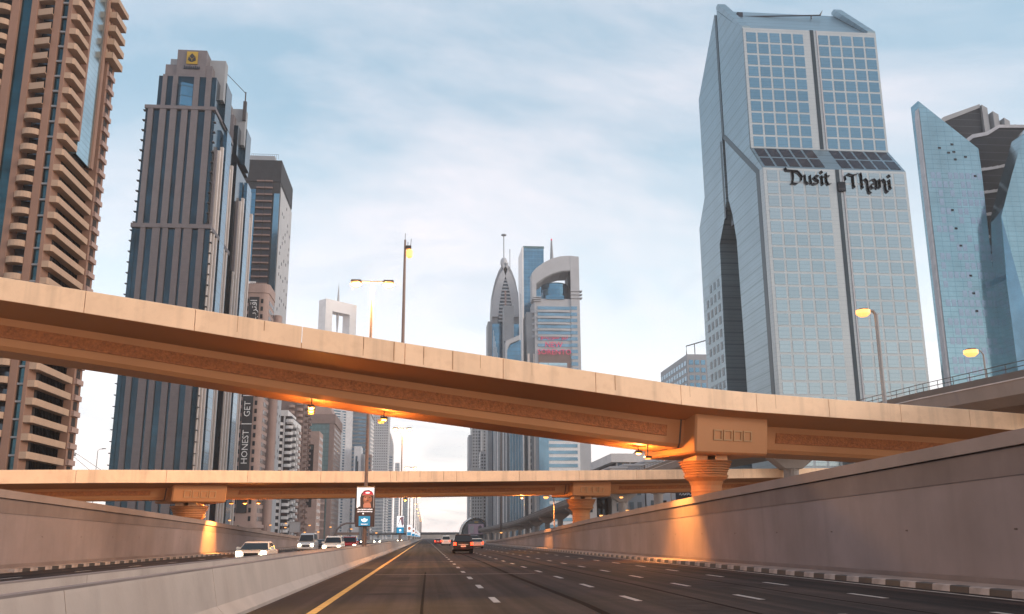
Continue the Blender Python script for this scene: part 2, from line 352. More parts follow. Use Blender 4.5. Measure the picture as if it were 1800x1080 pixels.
retaining(17.3, 1, 'long mauve concrete wall rising along the right side of the road')
retaining(-22.5, -1, 'long pale concrete wall behind the oncoming traffic on the left')

# ------------------------------------------------------------------ flyovers
def catmull(P, step=1.5):
    out = []
    for i in range(len(P)-1):
        p0 = Vector(P[max(i-1, 0)]); p1 = Vector(P[i]); p2 = Vector(P[i+1]); p3 = Vector(P[min(i+2, len(P)-1)])
        n = max(2, int((p2-p1).length/step))
        for k in range(n):
            t = k/n; out.append(.5*((2*p1)+(p2-p0)*t+(2*p0-5*p1+4*p2-p3)*t*t+(3*p1-p0-3*p2+p3)*t**3))
    out.append(Vector(P[-1])); return out
class Path:
    def __init__(s, P):
        s.p = catmull(P); s.s = [0]
        for a, b in zip(s.p, s.p[1:]): s.s.append(s.s[-1]+(b-a).length)
        s.L = s.s[-1]
    def at(s, d):
        d = min(max(d, 0), s.L)
        lo, hi = 0, len(s.s)-2
        while lo < hi:
            mid = (lo+hi+1)//2
            if s.s[mid] <= d: lo = mid
            else: hi = mid-1
        t = (d-s.s[lo])/(s.s[lo+1]-s.s[lo]); a, b = s.p[lo], s.p[lo+1]
        i0, i1 = max(lo-1, 0), min(lo+2, len(s.p)-1); g = (s.p[i1]-s.p[i0]); h = Vector((-g.y, g.x, 0)).normalized()
        return a.lerp(b, t), h
    def sx(s, x):
        return next(s.s[i] for i in range(len(s.p)) if s.p[i].x >= x)
def sweep(pth, sec, a, b, step=1.5, m=0):
    n = max(1, int((b-a)/step)); vs = []; fs = []; K = len(sec)
    for i in range(n+1):
        p, h = pth.at(a+(b-a)*i/n)
        vs += [tuple(p+h*q[0]+Vector((0, 0, q[1]))) for q in sec]
    for i in range(n):
        for k in range(K): fs.append((i*K+k, i*K+(k+1) % K, (i+1)*K+(k+1) % K, (i+1)*K+k))
    fs.append(tuple(range(K))); fs.append(tuple(range(n*K, n*K+K)))
    return MB().add(vs, fs, m)
def flyover(P, wt, bt, Wd, label, piers, panel, pier_r, par_h=1.28, hw=2.75):
    pth = Path(P); T = thing('flyover', label, 'bridge', (P[2][0], P[2][1], 0))
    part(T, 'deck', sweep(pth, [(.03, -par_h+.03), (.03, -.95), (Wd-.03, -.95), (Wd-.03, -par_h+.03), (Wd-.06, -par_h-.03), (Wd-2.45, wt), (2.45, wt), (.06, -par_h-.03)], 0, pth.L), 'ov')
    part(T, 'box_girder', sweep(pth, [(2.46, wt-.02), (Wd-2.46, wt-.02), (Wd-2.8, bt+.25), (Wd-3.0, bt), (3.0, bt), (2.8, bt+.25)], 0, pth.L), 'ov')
    k = 0
    sl = MB()
    while (k+1)*panel < pth.L:
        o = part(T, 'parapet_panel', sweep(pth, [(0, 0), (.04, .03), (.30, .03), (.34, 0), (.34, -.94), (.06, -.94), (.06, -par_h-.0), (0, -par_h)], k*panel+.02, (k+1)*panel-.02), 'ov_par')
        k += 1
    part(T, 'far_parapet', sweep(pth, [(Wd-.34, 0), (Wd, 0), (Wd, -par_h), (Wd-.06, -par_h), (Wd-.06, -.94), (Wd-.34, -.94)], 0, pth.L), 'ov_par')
    sps = [pth.sx(x) for x in piers]; ends = [0]+sps+[pth.L]
    wh = wt-bt
    for i in range(len(ends)-1):       # ribbed infill panels between the supports
        a = ends[i]+(4.6 if i else 0); b = ends[i+1]-(4.6 if i < len(ends)-2 else 0)
        if b-a > 4:
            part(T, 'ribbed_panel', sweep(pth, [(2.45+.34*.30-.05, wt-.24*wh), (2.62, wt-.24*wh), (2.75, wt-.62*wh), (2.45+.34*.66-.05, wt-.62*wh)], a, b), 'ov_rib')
    for s0 in sps:
        for q in (-hw-.42, hw+.30): part(T, 'expansion_joint', sweep(pth, [(2.42, wt+.05), (Wd-2.42, wt+.05), (Wd-2.78, bt+.25), (Wd-2.98, bt-.03), (2.98, bt-.03), (2.76, bt+.25)], s0+q, s0+q+.12), 'seam')
        p, h = pth.at(s0); tdir = Vector((h.y, -h.x, 0))
        def L(u, n, z): return tuple(p+tdir*u+h*n+Vector((0, 0, z)))
        z1 = wt+.12; z0 = bt-.35; n0 = 1.15; n1 = Wd-1.15
        c = MB(); vs = [L(u, n, z) for u in (-hw, hw) for n in (n0, n1) for z in (z0, z1)]
        c.add([L(-hw, n0+.35, z0), L(hw, n0+.35, z0), L(hw, n1-.35, z0), L(-hw, n1-.35, z0), L(-hw, n0, -par_h-.05), L(hw, n0, -par_h-.05), L(hw, n1, -par_h-.05), L(-hw, n1, -par_h-.05)],
              [(0, 3, 2, 1), (4, 5, 6, 7), (0, 1, 5, 4), (1, 2, 6, 5), (2, 3, 7, 6), (3, 0, 4, 7)])
        cap = part(T, 'pier_cap', c, 'ov', bevel=.12)
        zz = (-par_h+z0)/2-.15
        fr = MB()
        for q in range(4):             # four raised square frames on the cap face
            u = -1.26+q*.84; sl_ = .35/(-par_h-z0)
            def N0(z): return n0+sl_*(-par_h-.05-z)-.06
            for (ua, ub, za, zb) in ((u-.36, u+.36, zz+.27, zz+.36), (u-.36, u+.36, zz-.36, zz-.27), (u-.36, u-.27, zz-.27, zz+.27), (u+.27, u+.36, zz-.27, zz+.27)):
                fr.add([L(ua, N0(za), za), L(ub, N0(za), za), L(ub, N0(za)+.12, za), L(ua, N0(za)+.12, za), L(ua, N0(zb), zb), L(ub, N0(zb), zb), L(ub, N0(zb)+.12, zb), L(ua, N0(zb)+.12, zb)],
                       [(0, 3, 2, 1), (4, 5, 6, 7), (0, 1, 5, 4), (1, 2, 6, 5), (2, 3, 7, 6), (3, 0, 4, 7)])
        f = part(cap, 'square_moulding', fr, 'ov_line')
        c0 = p+h*(Wd/2); gz = gtop(c0.y)-.1 if (c0.x > 17.5 or c0.x < -23) else 0; top = p.z+z0
        r = pier_r
        prof = [(r*1.15, gz), (r*1.15, gz+.4), (r, gz+.5), (r, top-2.45), (r*1.04, top-2.43), (r*1.04, top-2.33), (r, top-2.31), (r, top-2.0), (r*1.1, top-1.7), (r*1.42, top-1.42), (r*1.46, top-1.28),
                (r*1.3, top-1.26)]
        for q in range(5): z = top-1.24+q*.17; rr = r*(1.34+.07*q); prof += [(rr, z), (rr+.05, z+.04), (rr+.05, z+.11), (rr, z+.15)]
        prof += [(r*1.75, top-.38), (r*1.75, top-.30)]
        pr = part(T, 'pier', MB().lathe(c0.x, c0.y, prof, 28), 'ov')
        for sg in (-1, 1):
            q = c0+tdir*(.75*sg); part(pr, 'bearing_pad', MB().box(q.x-.42, q.x+.42, c0.y-1.6, c0.y+1.6, top-.30, top+.03), 'ov_par')
    return T, pth
OV1, P1 = flyover([(-75, 51.5, 22.4), (-50, 52, 19.3), (-24.4, 54, 16.15), (-3.9, 56, 13.40), (12, 59, 11.73), (19, 61.1, 11.22), (27.7, 64, 11.08), (45.5, 68, 10.6), (75, 74, 9.6), (105, 80, 8.4)],
    -1.85, -3.72, 9.2, 'tan flyover crossing in front, higher and nearer of the two, sloping down to the right', (-62, 20.8), 6.2, 1.08, hw=3.1)
OV2, P2 = flyover([(-110, 66, 5.6), (-75, 75, 6.3), (-38.5, 90, 7.75), (-23.4, 97.5, 8.27), (-7, 107, 8.84), (18.7, 117, 9.64), (50.9, 127, 10.65), (90, 138, 11.7), (125, 146, 12.2)],
    -1.6, -2.75, 9.0, 'level tan flyover farther up the road, seen below the sloping one', (-22.7, 20.1, 66), 8.2, 1.12, 1.2)

# dark drip streaks and cracks down the parapet faces
def streaks(T, pth, xs, ph):
    for i, x in enumerate(xs):
        s = pth.sx(x); l = ph*(.95, .6, .8, .97, .7)[i % 5]; w = (.03, .05, .02, .06, .03)[i % 5]
        part(T, 'drip_streak', sweep(pth, [(-.004, 0), (-.004, -l), (.0, -l), (.0, 0)], s, s+w, .1), 'streak')
streaks(OV1, P1, [-4.6+(p-615)*.0345 for p in (615, 630, 644, 669, 683, 708, 735, 759, 773, 797)], 1.2)
streaks(OV1, P1, [-12.2, -9.9, 6.2, 11.8, 16, 24], 1.0)
streaks(OV2, P2, [-8.1+(p-626)*.0655 for p in (626, 639, 652, 680, 693, 704, 721, 739, 762, 780)], 1.1)
# ------------------------------------------------------------------ lamps fixed under the flyovers
def point(T, loc, e, col=(1, .36, .07), r=.18, spot=None, aim=None):
    l = bpy.data.lights.new('lamp_light', 'SPOT' if spot else 'POINT'); l.energy = e; l.color = col; l.shadow_soft_size = r
    o = bpy.data.objects.new('lamp_light', l); COL.objects.link(o); o.parent = T; o.location = Vector(loc)-(root(T) if T else Vector((0, 0, 0)))
    if spot:
        l.spot_size = spot; l.spot_blend = .5; o.rotation_euler = (-Vector(aim)).to_track_quat('Z', 'Y').to_euler()
    return o
def underlamp(x, y, z, label, e, group, aim=None, tilt=.3, bk=None):
    T = thing('floodlight', label, 'lamp', (x, y, z), group)
    part(T, 'housing', MB().prism([(y-.28, z+.16), (y+.28, z+.16), (y+.22, z+.02), (y-.22, z+.02)], x-.22, x+.22, 'x'), 'dsteel', bevel=.015)
    part(T, 'bracket', MB().tube([(x, y, z+.12), (x, y, z+(bk or .5))], .035), 'dsteel')
    part(T, 'lens', MB().lathe(x, y, [(.17, z-.06), (.20, z+.0), (.20, z+.018)], 14), 'lamp')
    if e: point(T, (x, y, z-.12), e, r=.16, spot=None if aim is None else R(95), aim=aim)
    return T
g1 = 'floodlights hung under the flyovers'
def soffit(P, x, bt): p, h = P.at(P.sx(x)); return p, h, p.z+bt
def hung(P, x, n, bt, drop, label, e, aim=None):
    p, h, z = soffit(P, x, bt); q = p+h*n; return underlamp(q.x, q.y, z-drop, label, e, g1, aim, bk=drop+.02)
hung(P1, -7.9, 3.4, -3.72, .55, 'lit floodlight under the near flyover, first of the slanting row of three', 1100)
hung(P1, -7.5, 4.9, -3.72, .55, 'lit floodlight under the near flyover, middle of the slanting row of three', 600)
hung(P1, -7.1, 6.1, -3.72, .55, 'lit floodlight under the near flyover, last of the slanting row of three', 0)
hung(P1, -2.4, 4.2, -3.72, .5, 'lit floodlight under the near flyover over the median, upper of two', 1500)
hung(P1, -2.1, 5.8, -3.72, .5, 'lit floodlight under the near flyover over the median, lower of two', 0)
hung(P1, 14.8, 4.4, -3.72, .45, 'bright floodlight under the near flyover just left of its pier', 2200)
hung(P1, 15.9, 3.2, -3.72, .9, 'floodlight under the near flyover turned towards the right wall', 9000, (1.9, .3, -4.6))
for i, (x, w) in enumerate(((-19.5, 'left'), (-18.3, 'middle'), (-17.1, 'right'))):
    hung(P2, x, 4.0, -2.75, .45, 'lit floodlight under the far flyover right of its left cap, %s of three' % w, 16000 if i == 0 else 500, (-2.6, .1, -2.6) if i == 0 else None)
hung(P2, -1.8, 4.4, -2.75, .3, 'single floodlight under the far flyover over the median', 400)
hung(P2, 13.9, 5.4, -2.75, .3, 'floodlight under the far flyover just left of its stone pier', 1800)

# ------------------------------------------------------------------ tall building with the square glass grid and stepped crown
def gridtower():
    X0, X1 = 91.9, 133.3; T = thing('hotel_tower', 'pale glass tower with square panes, black lettering and stepped shoulders', 'tower', (X0, 237, 0))
    xg = X0+.32; ZS0, ZS1 = 101.2, 110.8; YC = 268.5
    # side outlines in (y, z): front slab and rear slab are mirror images about YC
    def half(s):
        a = lambda y: YC-s*(YC-y)
        return [(a(237.2), 0), (a(237.2), ZS0), (a(245.8), ZS1), (a(245.4), 148.8), (a(267.2), 168.2), (a(267.2), 0)]
    for nm, s in (('front_wing', 1), ('rear_wing', -1)):
        o = half(s)
        if s == 1:   # arch opening cut on the front side of the wing is made by stopping the wing at the leg
            o = [(237.2, 0), (237.2, ZS0), (245.8, ZS1), (245.4, 148.8), (267.3, 168.2), (267.3, 103), (264.5, 97), (262.2, 88), (261.6, 60), (261.6, 0)]
        else:
            o = [(299, 0), (299, 104), (291.2, 112.5), (291.6, 148.5), (269.7, 168.2), (269.7, 103), (272.5, 98), (278.4, 92), (279.4, 60), (279.4, 0)]
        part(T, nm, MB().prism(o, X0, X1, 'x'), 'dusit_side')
    part(T, 'recessed_core', B(X0+6, X1-3, 262, 279, 0, 104), 'black')  # black stands in for the shade inside the arch
    part(T, 'core_joint', B(X0+1.2, X1-1, 267.4, 269.6, 95, 164), 'groove')
    # dark slot that follows the shoulder on the side elevation
    def ribbon(pts, w, nm, mt='groove', x=X0-.06):
        m = MB()
        for (a, b), (c, d) in zip(pts, pts[1:]):
            m.add([(x, a-w, b), (x, a+w, b), (x, c+w, d), (x, c-w, d), (x+.5, a-w, b), (x+.5, a+w, b), (x+.5, c+w, d), (x+.5, c-w, d)], [(0, 1, 2, 3), (4, 7, 6, 5), (0, 3, 7, 4), (1, 5, 6, 2)])
        return part(T, nm, m, mt)
    ribbon([(268.5, 166.8), (268.5, 124)], .75, 'side_slot')
    ribbon([(268, 124.4), (241.2, 101.6), (241.4, 0)], 1.35, 'side_slot')
    ribbon([(271.2, 124), (271.2, 98)], .7, 'side_slot')
    part(T, 'corner_return', B(X0-.10, X0+.3, 237.0, 239.6, 0, ZS0), 'dusit_clad')
    # front faces
    part(T, 'front_cladding', B(X0, X1, 236.9, 237.3, 0, ZS0), 'dusit_clad')
    part(T, 'upper_cladding', B(X0+.1, X1-.1, 245.1, 245.6, ZS1-.2, 149.2), 'dusit_clad')
    sh = MB().add([(X0, 237.0, ZS0+.05), (X1, 237.0, ZS0+.05), (X1, 245.6, ZS1+.25), (X0, 245.6, ZS1+.25)], [(0, 1, 2, 3)])
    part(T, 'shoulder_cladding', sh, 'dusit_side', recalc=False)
    gx0, gx1 = 110.9, 114.2
    part(T, 'centre_groove', B(112.6, 113.7, 236.8, 236.95, 0, ZS0), 'groove')
    part(T, 'centre_groove', B(112.6, 113.7, 245.0, 245.15, ZS1, 149.3), 'groove')
    part(T, 'groove_strip', B(114.5, 114.75, 236.6, 236.9, 0, ZS0), 'band')
    part(T, 'groove_strip', B(114.5, 114.75, 244.8, 245.1, ZS1, 149.2), 'band')
    pw, pitch, fh = 2.98, 3.62, 3.72
    xs = [X0+.95+pitch*k for k in range(5)]+[115.1+pitch*k for k in range(5)]
    pane = MB().box(0, pw, -.07, 0, 0, 3.1).mesh('glass_pane', 'dusit_glass')
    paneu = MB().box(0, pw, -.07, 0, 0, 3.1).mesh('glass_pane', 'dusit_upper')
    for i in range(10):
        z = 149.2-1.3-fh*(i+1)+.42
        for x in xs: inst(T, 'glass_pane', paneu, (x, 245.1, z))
    low = MB(); n = 0
    for i in range(27):
        z = ZS0-.5-fh*(i+1)+.33
        for x in xs:
            if i < 18: inst(T, 'glass_pane', pane, (x, 236.9, z)); n += 1
            else: low.box(x, x+pw, 236.83, 236.9, z, z+3.1)
    part(T, 'lower_glass_panes', low, 'dusit_glass', kind='stuff')
    sp = MB().add([(0, 0, 0), (2.9, 0, 0), (2.9, 3.3, 3.75), (0, 3.3, 3.75), (0, .12, -.12), (2.9, .12, -.12), (2.9, 3.42, 3.63), (0, 3.42, 3.63)], [(0, 1, 2, 3), (4, 7, 6, 5), (0, 4, 5, 1), (3, 2, 6, 7), (0, 3, 7, 4), (1, 5, 6, 2)]).mesh('shoulder_pane', 'dark_glass')
    for j in range(2):
        for x in xs: inst(T, 'shoulder_pane', sp, (x-.1, 237.65+j*3.95, ZS0+.95+j*4.45))
    # windows low on the rear wing's side, seen left of the arch
    w = MB().box(-.06, .05, 0, 2.0, 0, 2.5).mesh('side_window', 'wglass')
    for i in range(9):
        for k in range(4):
            if i*1.1 > 9-k*0: continue
            inst(T, 'side_window', w, (X0, 281.2+k*4.0, 79-i*4.1+(0 if k < 3 else -4.1)))
    # roof: sloped parapets and cleaning cradle
    for x in (X0, X1-2.4):
        part(T, 'roof_fin', MB().prism([(245.5, 148.9), (267.4, 168.6), (267.4, 169.6), (265.5, 169.6), (245.3, 149.9)], x-.05, x+2.4, 'x'), 'dusit_side')
    part(T, 'roof_slope', MB().prism([(246.5, 148.8), (262, 160.5), (262, 158), (247, 147)], X0+3.5, X1-3.5, 'x'), 'grey')
    part(T, 'roof_rail', MB().tube([(X0+6, 262, 163.2), (X1-9, 262, 165)], .22).tube([(X0+8, 262, 160), (X0+8, 262, 163.4)], .2).tube([(X1-12, 262, 160), (X1-12, 262, 164.7)], .2).box(X0+4.6, X0+6.4, 261, 263, 162.2, 164.2).tube([(X1-9, 262, 165), (X1-8, 262, 166.8)], .3, r1=.05), 'black')
    # lettering: strokes of a broad slanted nib
    def script(word, x, z, s, nm):
        G = {
         'D': (.98, [[(-.38, 1.18), (-.28, 1.02), (.1, 1.0), (.55, .98)], [(.16, .98), (.2, .5), (.10, .02)], [(.02, .04), (.45, .0), (.78, .25), (.82, .6), (.6, .9), (.3, .98)]]),
         'u': (.62, [[(0, .68), (.06, .62), (.05, .2), (.2, .02), (.42, .1)], [(.44, .68), (.45, .3), (.5, .02)]]),
         's': (.55, [[(.45, .62), (.2, .68), (.05, .52), (.2, .38), (.38, .26), (.34, .08), (.1, .0), (-.05, .06)]]),
         'i': (.3, [[(.04, .66), (.1, .6), (.1, .05), (.18, .0)], [(.04, 1.02), (.16, .88)]]),
         't': (.5, [[(.12, .88), (.12, .2), (.25, .0), (.45, .1)], [(-.05, .64), (.36, .66)]]),
         'T': (.95, [[(-.12, .55), (-.18, .85), (.05, 1.02), (.35, .92), (.6, .96), (.85, 1.08)], [(.42, .92), (.42, .1), (.5, .02)]]),
         'h': (.62, [[(.0, 1.1), (.05, .9), (.05, .05), (.12, .0)], [(.08, .55), (.3, .7), (.46, .5), (.44, .05), (.5, -.3), (.66, -.36)]]),
         'a': (.62, [[(.05, .6), (.3, .68), (.44, .5), (.44, .05), (.52, .0)], [(.42, .4), (.15, .34), (.0, .16), (.15, .0), (.42, .1)]]),
         'n': (.66, [[(.02, .68), (.06, .6), (.06, .05)], [(.08, .52), (.3, .7), (.46, .5), (.44, .1), (.46, -.15), (.60, -.26)]])}
        L_ = []
        for ch in word:
            wd, sts = G[ch]; m = MB()
            for st in sts:
                pp = st; nb = (.075, .055)
                for (a, b), (c, d) in zip(pp, pp[1:]):
                    q = [(a-nb[0], b-nb[1]), (a+nb[0], b+nb[1]), (c+nb[0], d+nb[1]), (c-nb[0], d-nb[1])]
                    for e in ((0, .0), (.0, .045)):
                        qq = [(x+(u+e[0])*s, z+(v+e[1])*s) for u, v in q]
                        m.add([(u, 236.45, v) for u, v in qq]+[(u, 236.8, v) for u, v in qq], [(0, 1, 2, 3), (4, 7, 6, 5), (0, 4, 5, 1), (1, 5, 6, 2), (2, 6, 7, 3), (3, 7, 4, 0)])
            o = part(T, 'letter', m, 'black'); x += wd*s*1.04; L_.append(o)
    script('Dusit', 99.4, 96.4, 3.85, 'letter'); script('Thani', 115.7, 95.7, 4.0, 'letter')
    part(T, 'letter_panel', B(112.9, 115.0, 236.3, 236.7, 94.6, 97.4), 'navy')
gridtower()

# ------------------------------------------------------------------ blue bladed towers at the right edge
def blades():
    T = thing('office_tower', 'azure glass tower with a pointed sloping top and dark core', 'tower', (194, 330, 0))
    part(T, 'front_blade', MB().prism([(194.2, 0), (194.2, 171), (217.0, 151.2), (217.1, 142), (215.6, 60), (215.2, 0)], 330, 336, 'y'), 'indexglass')
    part(T, 'edge_strip', MB().prism([(193.2, 0), (193.6, 164), (194.2, 168), (194.2, 0)], 330.3, 333, 'y'), 'band')
    w = B(0, 1.1, -.12, 0, 0, .8).mesh('open_window', 'navy'); w2 = B(0, 1.7, -.06, 0, 0, 2.6).mesh('tinted_pane', 'index_pane')
    for x, z in ((200.2, 150.5), (205.6, 152.2), (203.8, 148.6), (206.0, 149), (206.2, 145.8), (210.6, 147), (213.6, 139), (202.4, 124.5), (203, 117), (204, 110), (206.5, 98), (206.8, 91), (207.2, 84)): inst(T, 'open_window', w, (x, 330, z))
    for i in range(30):
        for k in range(9):
            if rnd.random() < .55: inst(T, 'tinted_pane', w2, (195.8+k*2.4, 330, 138-i*3.7))
    part(T, 'core', MB().prism([(213.5, 0), (213.5, 157), (221, 159.5), (225, 162.5), (231.5, 164), (237, 167.5), (250, 168), (250, 0)], 345, 354, 'y'), 'navy')
    part(T, 'core_cap', MB().prism([(213.5, 157), (221, 159.5), (225, 162.5), (231.5, 164), (237, 167.5), (250, 168), (250, 169.3), (237, 168.9), (231, 165.4), (224.6, 164), (220.6, 161), (213.5, 158.3)], 344.4, 355, 'y'), 'band')
    for z in (147, 137, 127.5, 118, 108, 98.5, 88, 78, 67, 56):
        m = MB(); n = 8
        for k in range(n):
            xa, xb = 214+k*2.9, 214+(k+1)*2.9; za, zb = z+(k/n)**2*3, z+((k+1)/n)**2*3
            m.add([(xa, 344.5, za), (xb, 344.5, zb), (xb, 344.5, zb+1.3), (xa, 344.5, za+1.1), (xa, 345.1, za), (xb, 345.1, zb), (xb, 345.1, zb+1.3), (xa, 345.1, za+1.1)], [(0, 1, 2, 3), (4, 7, 6, 5), (0, 4, 5, 1), (3, 2, 6, 7)])
        part(T, 'curved_band', m, 'band')
    T2 = thing('office_tower', 'dark ribbed crown block rising behind the pointed azure tower', 'tower', (205, 380, 0))
    part(T2, 'crown_block', MB().prism([(237, 0), (237, 188.4), (239, 189.5), (256.5, 196.8), (256.5, 0)], 385, 396, 'y'), 'navy')
    part(T2, 'crown_edge', MB().prism([(236.5, 188), (239, 189.5), (256.5, 196.8), (256.5, 198.6), (238, 191.4), (236.2, 190)], 384.6, 397, 'y'), 'grey')
    for k in range(4): part(T2, 'rib', MB().prism([(257+k*4.4, 120), (257+k*4.4, 198-k*3.6), (259.6+k*4.4, 196.4-k*3.6), (259.6+k*4.4, 120)], 384-k*1.0, 397, 'y'), 'grey')
    T3 = thing('office_tower', 'angular blue glass blade cut off by the right edge of the picture', 'tower', (216, 322, 0))
    m = MB().prism([(215.4, 0), (215.6, 58), (215.9, 93), (217.4, 120), (223.8, 136.5), (231.5, 154.6), (262, 182), (262, 0)], 322, 330, 'y')
    part(T3, 'glass_blade', m, 'indexglass')
    part(T3, 'lower_facet', MB().add([(217.4, 321.9, 120), (223.5, 318.5, 58), (224, 318.5, 0), (215.4, 321.9, 0), (215.6, 321.9, 58), (215.9, 321.9, 93)], [(0, 1, 2, 3, 4, 5)]), 'midglass', recalc=False)
blades()

# ------------------------------------------------------------------ generic helpers for facades
def wins(T, face, a0, a1, z0, z1, fixed, cols, rows, wf, hf, mt='wglass', name='windows', each=False, dep=.12, rail=None):
    """regular windows on the face -y ('f') or on a side of constant x ('l' facing -x, 'r' facing +x)"""
    cw = (a1-a0)/cols; ch = (z1-z0)/rows; m = MB()
    for i in range(cols):
        for j in range(rows):
            u = a0+cw*(i+.5-wf/2); z = z0+ch*(j+.5-hf/2); w = cw*wf; h = ch*hf
            bx = (u, u+w, fixed-dep, fixed+.1, z, z+h) if face == 'f' else (fixed-dep, fixed+.1, u, u+w, z, z+h) if face == 'l' else (fixed-.1, fixed+dep, u, u+w, z, z+h)
            if each:
                if not (i or j): me = MB().box(*bx).mesh('window', mt, off=bx[::2]); 
                inst(T, 'window', me, bx[::2])
            else: m.box(*bx)
    if not each: return part(T, name, m, mt, kind='stuff' if cols*rows > 1 else None)
def bands(T, x0, x1, y0, y1, z0, z1, n, frac, mt, out=.15, name='glass_band', single=True):
    h = (z1-z0)/n
    if single:
        me = B(x0-out, x1+out, y0-out, y1+out, 0, h*frac).mesh(name, mt, off=(x0, y0, 0))
        for k in range(n): inst(T, name, me, (x0, y0, z0+k*h+h*(1-frac)/2))
    else:
        m = MB()
        for k in range(n): m.box(x0-out, x1+out, y0-out, y1+out, z0+k*h+h*(1-frac)/2, z0+k*h+h*(1+frac)/2)
        part(T, name, m, mt, kind='stuff')

# ------------------------------------------------------------------ residential tower with balconies at the left edge
def balconytower():
    T = thing('apartment_tower', 'tan apartment tower with stacked balconies, at the left edge', 'tower', (-68.4, 170, 0))
    fh = 3.12; Y0 = 170; XS = -68.4
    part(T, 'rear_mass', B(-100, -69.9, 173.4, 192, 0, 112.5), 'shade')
    part(T, 'end_pier', B(-71, XS, 187.2, 191.4, 0, 112.5), 'tan')
    for x0, x1, nm in ((-77.5, -76.3, 0), (-73.2, -71.85, 0), (-70.65, -69.95, 0), (-81.2, -79.7, 0), (-86.4, -85, 0), (-95, -89, 0)):
        part(T, 'wall_pier', B(x0, x1, Y0+.05, 174, 0, 118), 'tan', bevel=.05)
    for x0, x1 in ((-79.7, -77.5), (-71.85, -70.65)):
        part(T, 'glass_strip', B(x0, x1, Y0+.9, 174, 0, 118), 'tealglass')
    led = B(-71.85, -70.65, Y0+.45, Y0+1, 0, .35).mesh('floor_ledge', 'grey', off=(-71.85, Y0, 0))
    # curved balconies and straight angled ones above
    def bow(x0, x1, d, h):
        m = MB(); n = 8; cx_ = (x0+x1)/2; hw = (x1-x0)/2
        o = [(x0, Y0+1.4)]+[(cx_+hw*sin(-pi/2+pi*k/n), Y0+.3-d*cos(-pi/2+pi*k/n)) for k in range(n+1)]+[(x1, Y0+1.4)]
        m.prism(o, 0, .18, 'z'); 
        inn = [(cx_+(hw-.12)*sin(-pi/2+pi*k/n), Y0+.3-(d-.12)*cos(-pi/2+pi*k/n)) for k in range(n+1)]
        ou = o[1:-1]
        for (a, b, c, e) in zip(ou, ou[1:], inn[1:], inn): m.prism([a, b, c, e], .18, h, 'z')
        return m
    bows = {0: bow(-76.3, -73.2, 1.1, 1.15).mesh('curved_balcony', 'tan_light', off=(-76.3, Y0, 0)), 1: bow(-85, -81.2, 1.2, 1.15).mesh('curved_balcony', 'tan_light', off=(-85, Y0, 0))}
    ang = MB().prism([(-76.3, Y0+.3), (-73.2, Y0-.6), (-73.2, Y0+1.6), (-76.3, Y0+1.6)], 0, .2, 'z').prism([(-76.3, Y0+.3), (-73.2, Y0-.6), (-73.2, Y0-.45), (-76.3, Y0+.45)], .2, 1.3, 'z').mesh('straight_balcony', 'tan_light', off=(-76.3, Y0, 0))
    door = B(-75.9, -73.6, Y0+2.9, Y0+3.3, .3, 2.5).mesh('balcony_door', 'wglass', off=(-76.3, Y0, 0))
    corner = MB()
    def wrap(y1):
        m = MB().prism([(-69.95, Y0+.1), (XS-.35, Y0+.1), (XS, Y0+.55), (XS, y1), (XS-1.6, y1), (XS-1.6, Y0+1.6), (-69.95, Y0+1.6)], 0, .2, 'z')
        m.prism([(-69.95, Y0+.1), (XS-.35, Y0+.1), (XS, Y0+.55), (XS-.15, Y0+.6), (XS-.4, Y0+.25), (-69.95, Y0+.25)], .2, 1.2, 'z').box(XS-.15, XS, Y0+.55, y1, .2, 1.2)
        return m
    wl = wrap(186.6).mesh('wrap_balcony', 'tan_light', off=(XS, Y0, 0)); ws = wrap(176.2).mesh('corner_balcony', 'tan_light', off=(XS, Y0, 0))
    endb = MB().box(0, 1.5, 0, 3.6, 0, .2).box(1.35, 1.5, 0, 3.6, .2, 1.0).box(0, 1.5, 0, .15, .2, 1.0).mesh('end_balcony', 'pink')
    endL = MB().box(0, 1.9, 0, 6.4, 0, .2).box(1.75, 1.9, 0, 6.4, .2, 1.35).box(0, 1.9, 0, .15, .2, 1.35).box(0, .1, 0, 6.4, 1.35, 2.9).mesh('long_end_balcony', 'tan_light')
    ew = B(0, .12, 0, 2.0, 0, 1.7).mesh('end_window', 'shade')
    lowglass = part(T, 'side_glass', B(-70.2, XS-1.5, 174.5, 187.2, 0, 74), 'tealglass')
    part(T, 'upper_side_glass', B(-70.2, XS-.35, 177.0, 184.2, 74.4, 119), 'paleglass')
    part(T, 'glass_edge_pier', B(-70.2, XS+.02, 184.2, 185.4, 74.4, 119), 'tan')
    part(T, 'glass_edge_pier', B(-70.2, XS+.02, 176.2, 177.0, 77, 119), 'tan')
    for k in range(36):
        z = 3.35+fh*k
        inst(T, 'floor_ledge', led, (-71.85, Y0, z-.2))
        if z < 79: inst(T, 'curved_balcony', bows[0], (-76.3, Y0, z))
        else: inst(T, 'straight_balcony', ang, (-76.3, Y0, z))
        inst(T, 'curved_balcony', bows[1], (-85, Y0, z+.6))
        inst(T, 'balcony_door', door, (-76.3, Y0, z))
        if z < 75: inst(T, 'wrap_balcony', wl, (XS, Y0, z-.6))
        else: inst(T, 'corner_balcony', ws, (XS, Y0, z-.6))
        if z < 97:
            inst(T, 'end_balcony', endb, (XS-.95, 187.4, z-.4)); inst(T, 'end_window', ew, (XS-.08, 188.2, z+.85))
        elif z < 112: inst(T, 'long_end_balcony', endL, (XS-.4, 185.4, z-.4))
    part(T, 'roof_slab', B(-71, XS+1.6, 185.2, 192.2, 112.5, 113.6), 'tan_light')
balconytower()

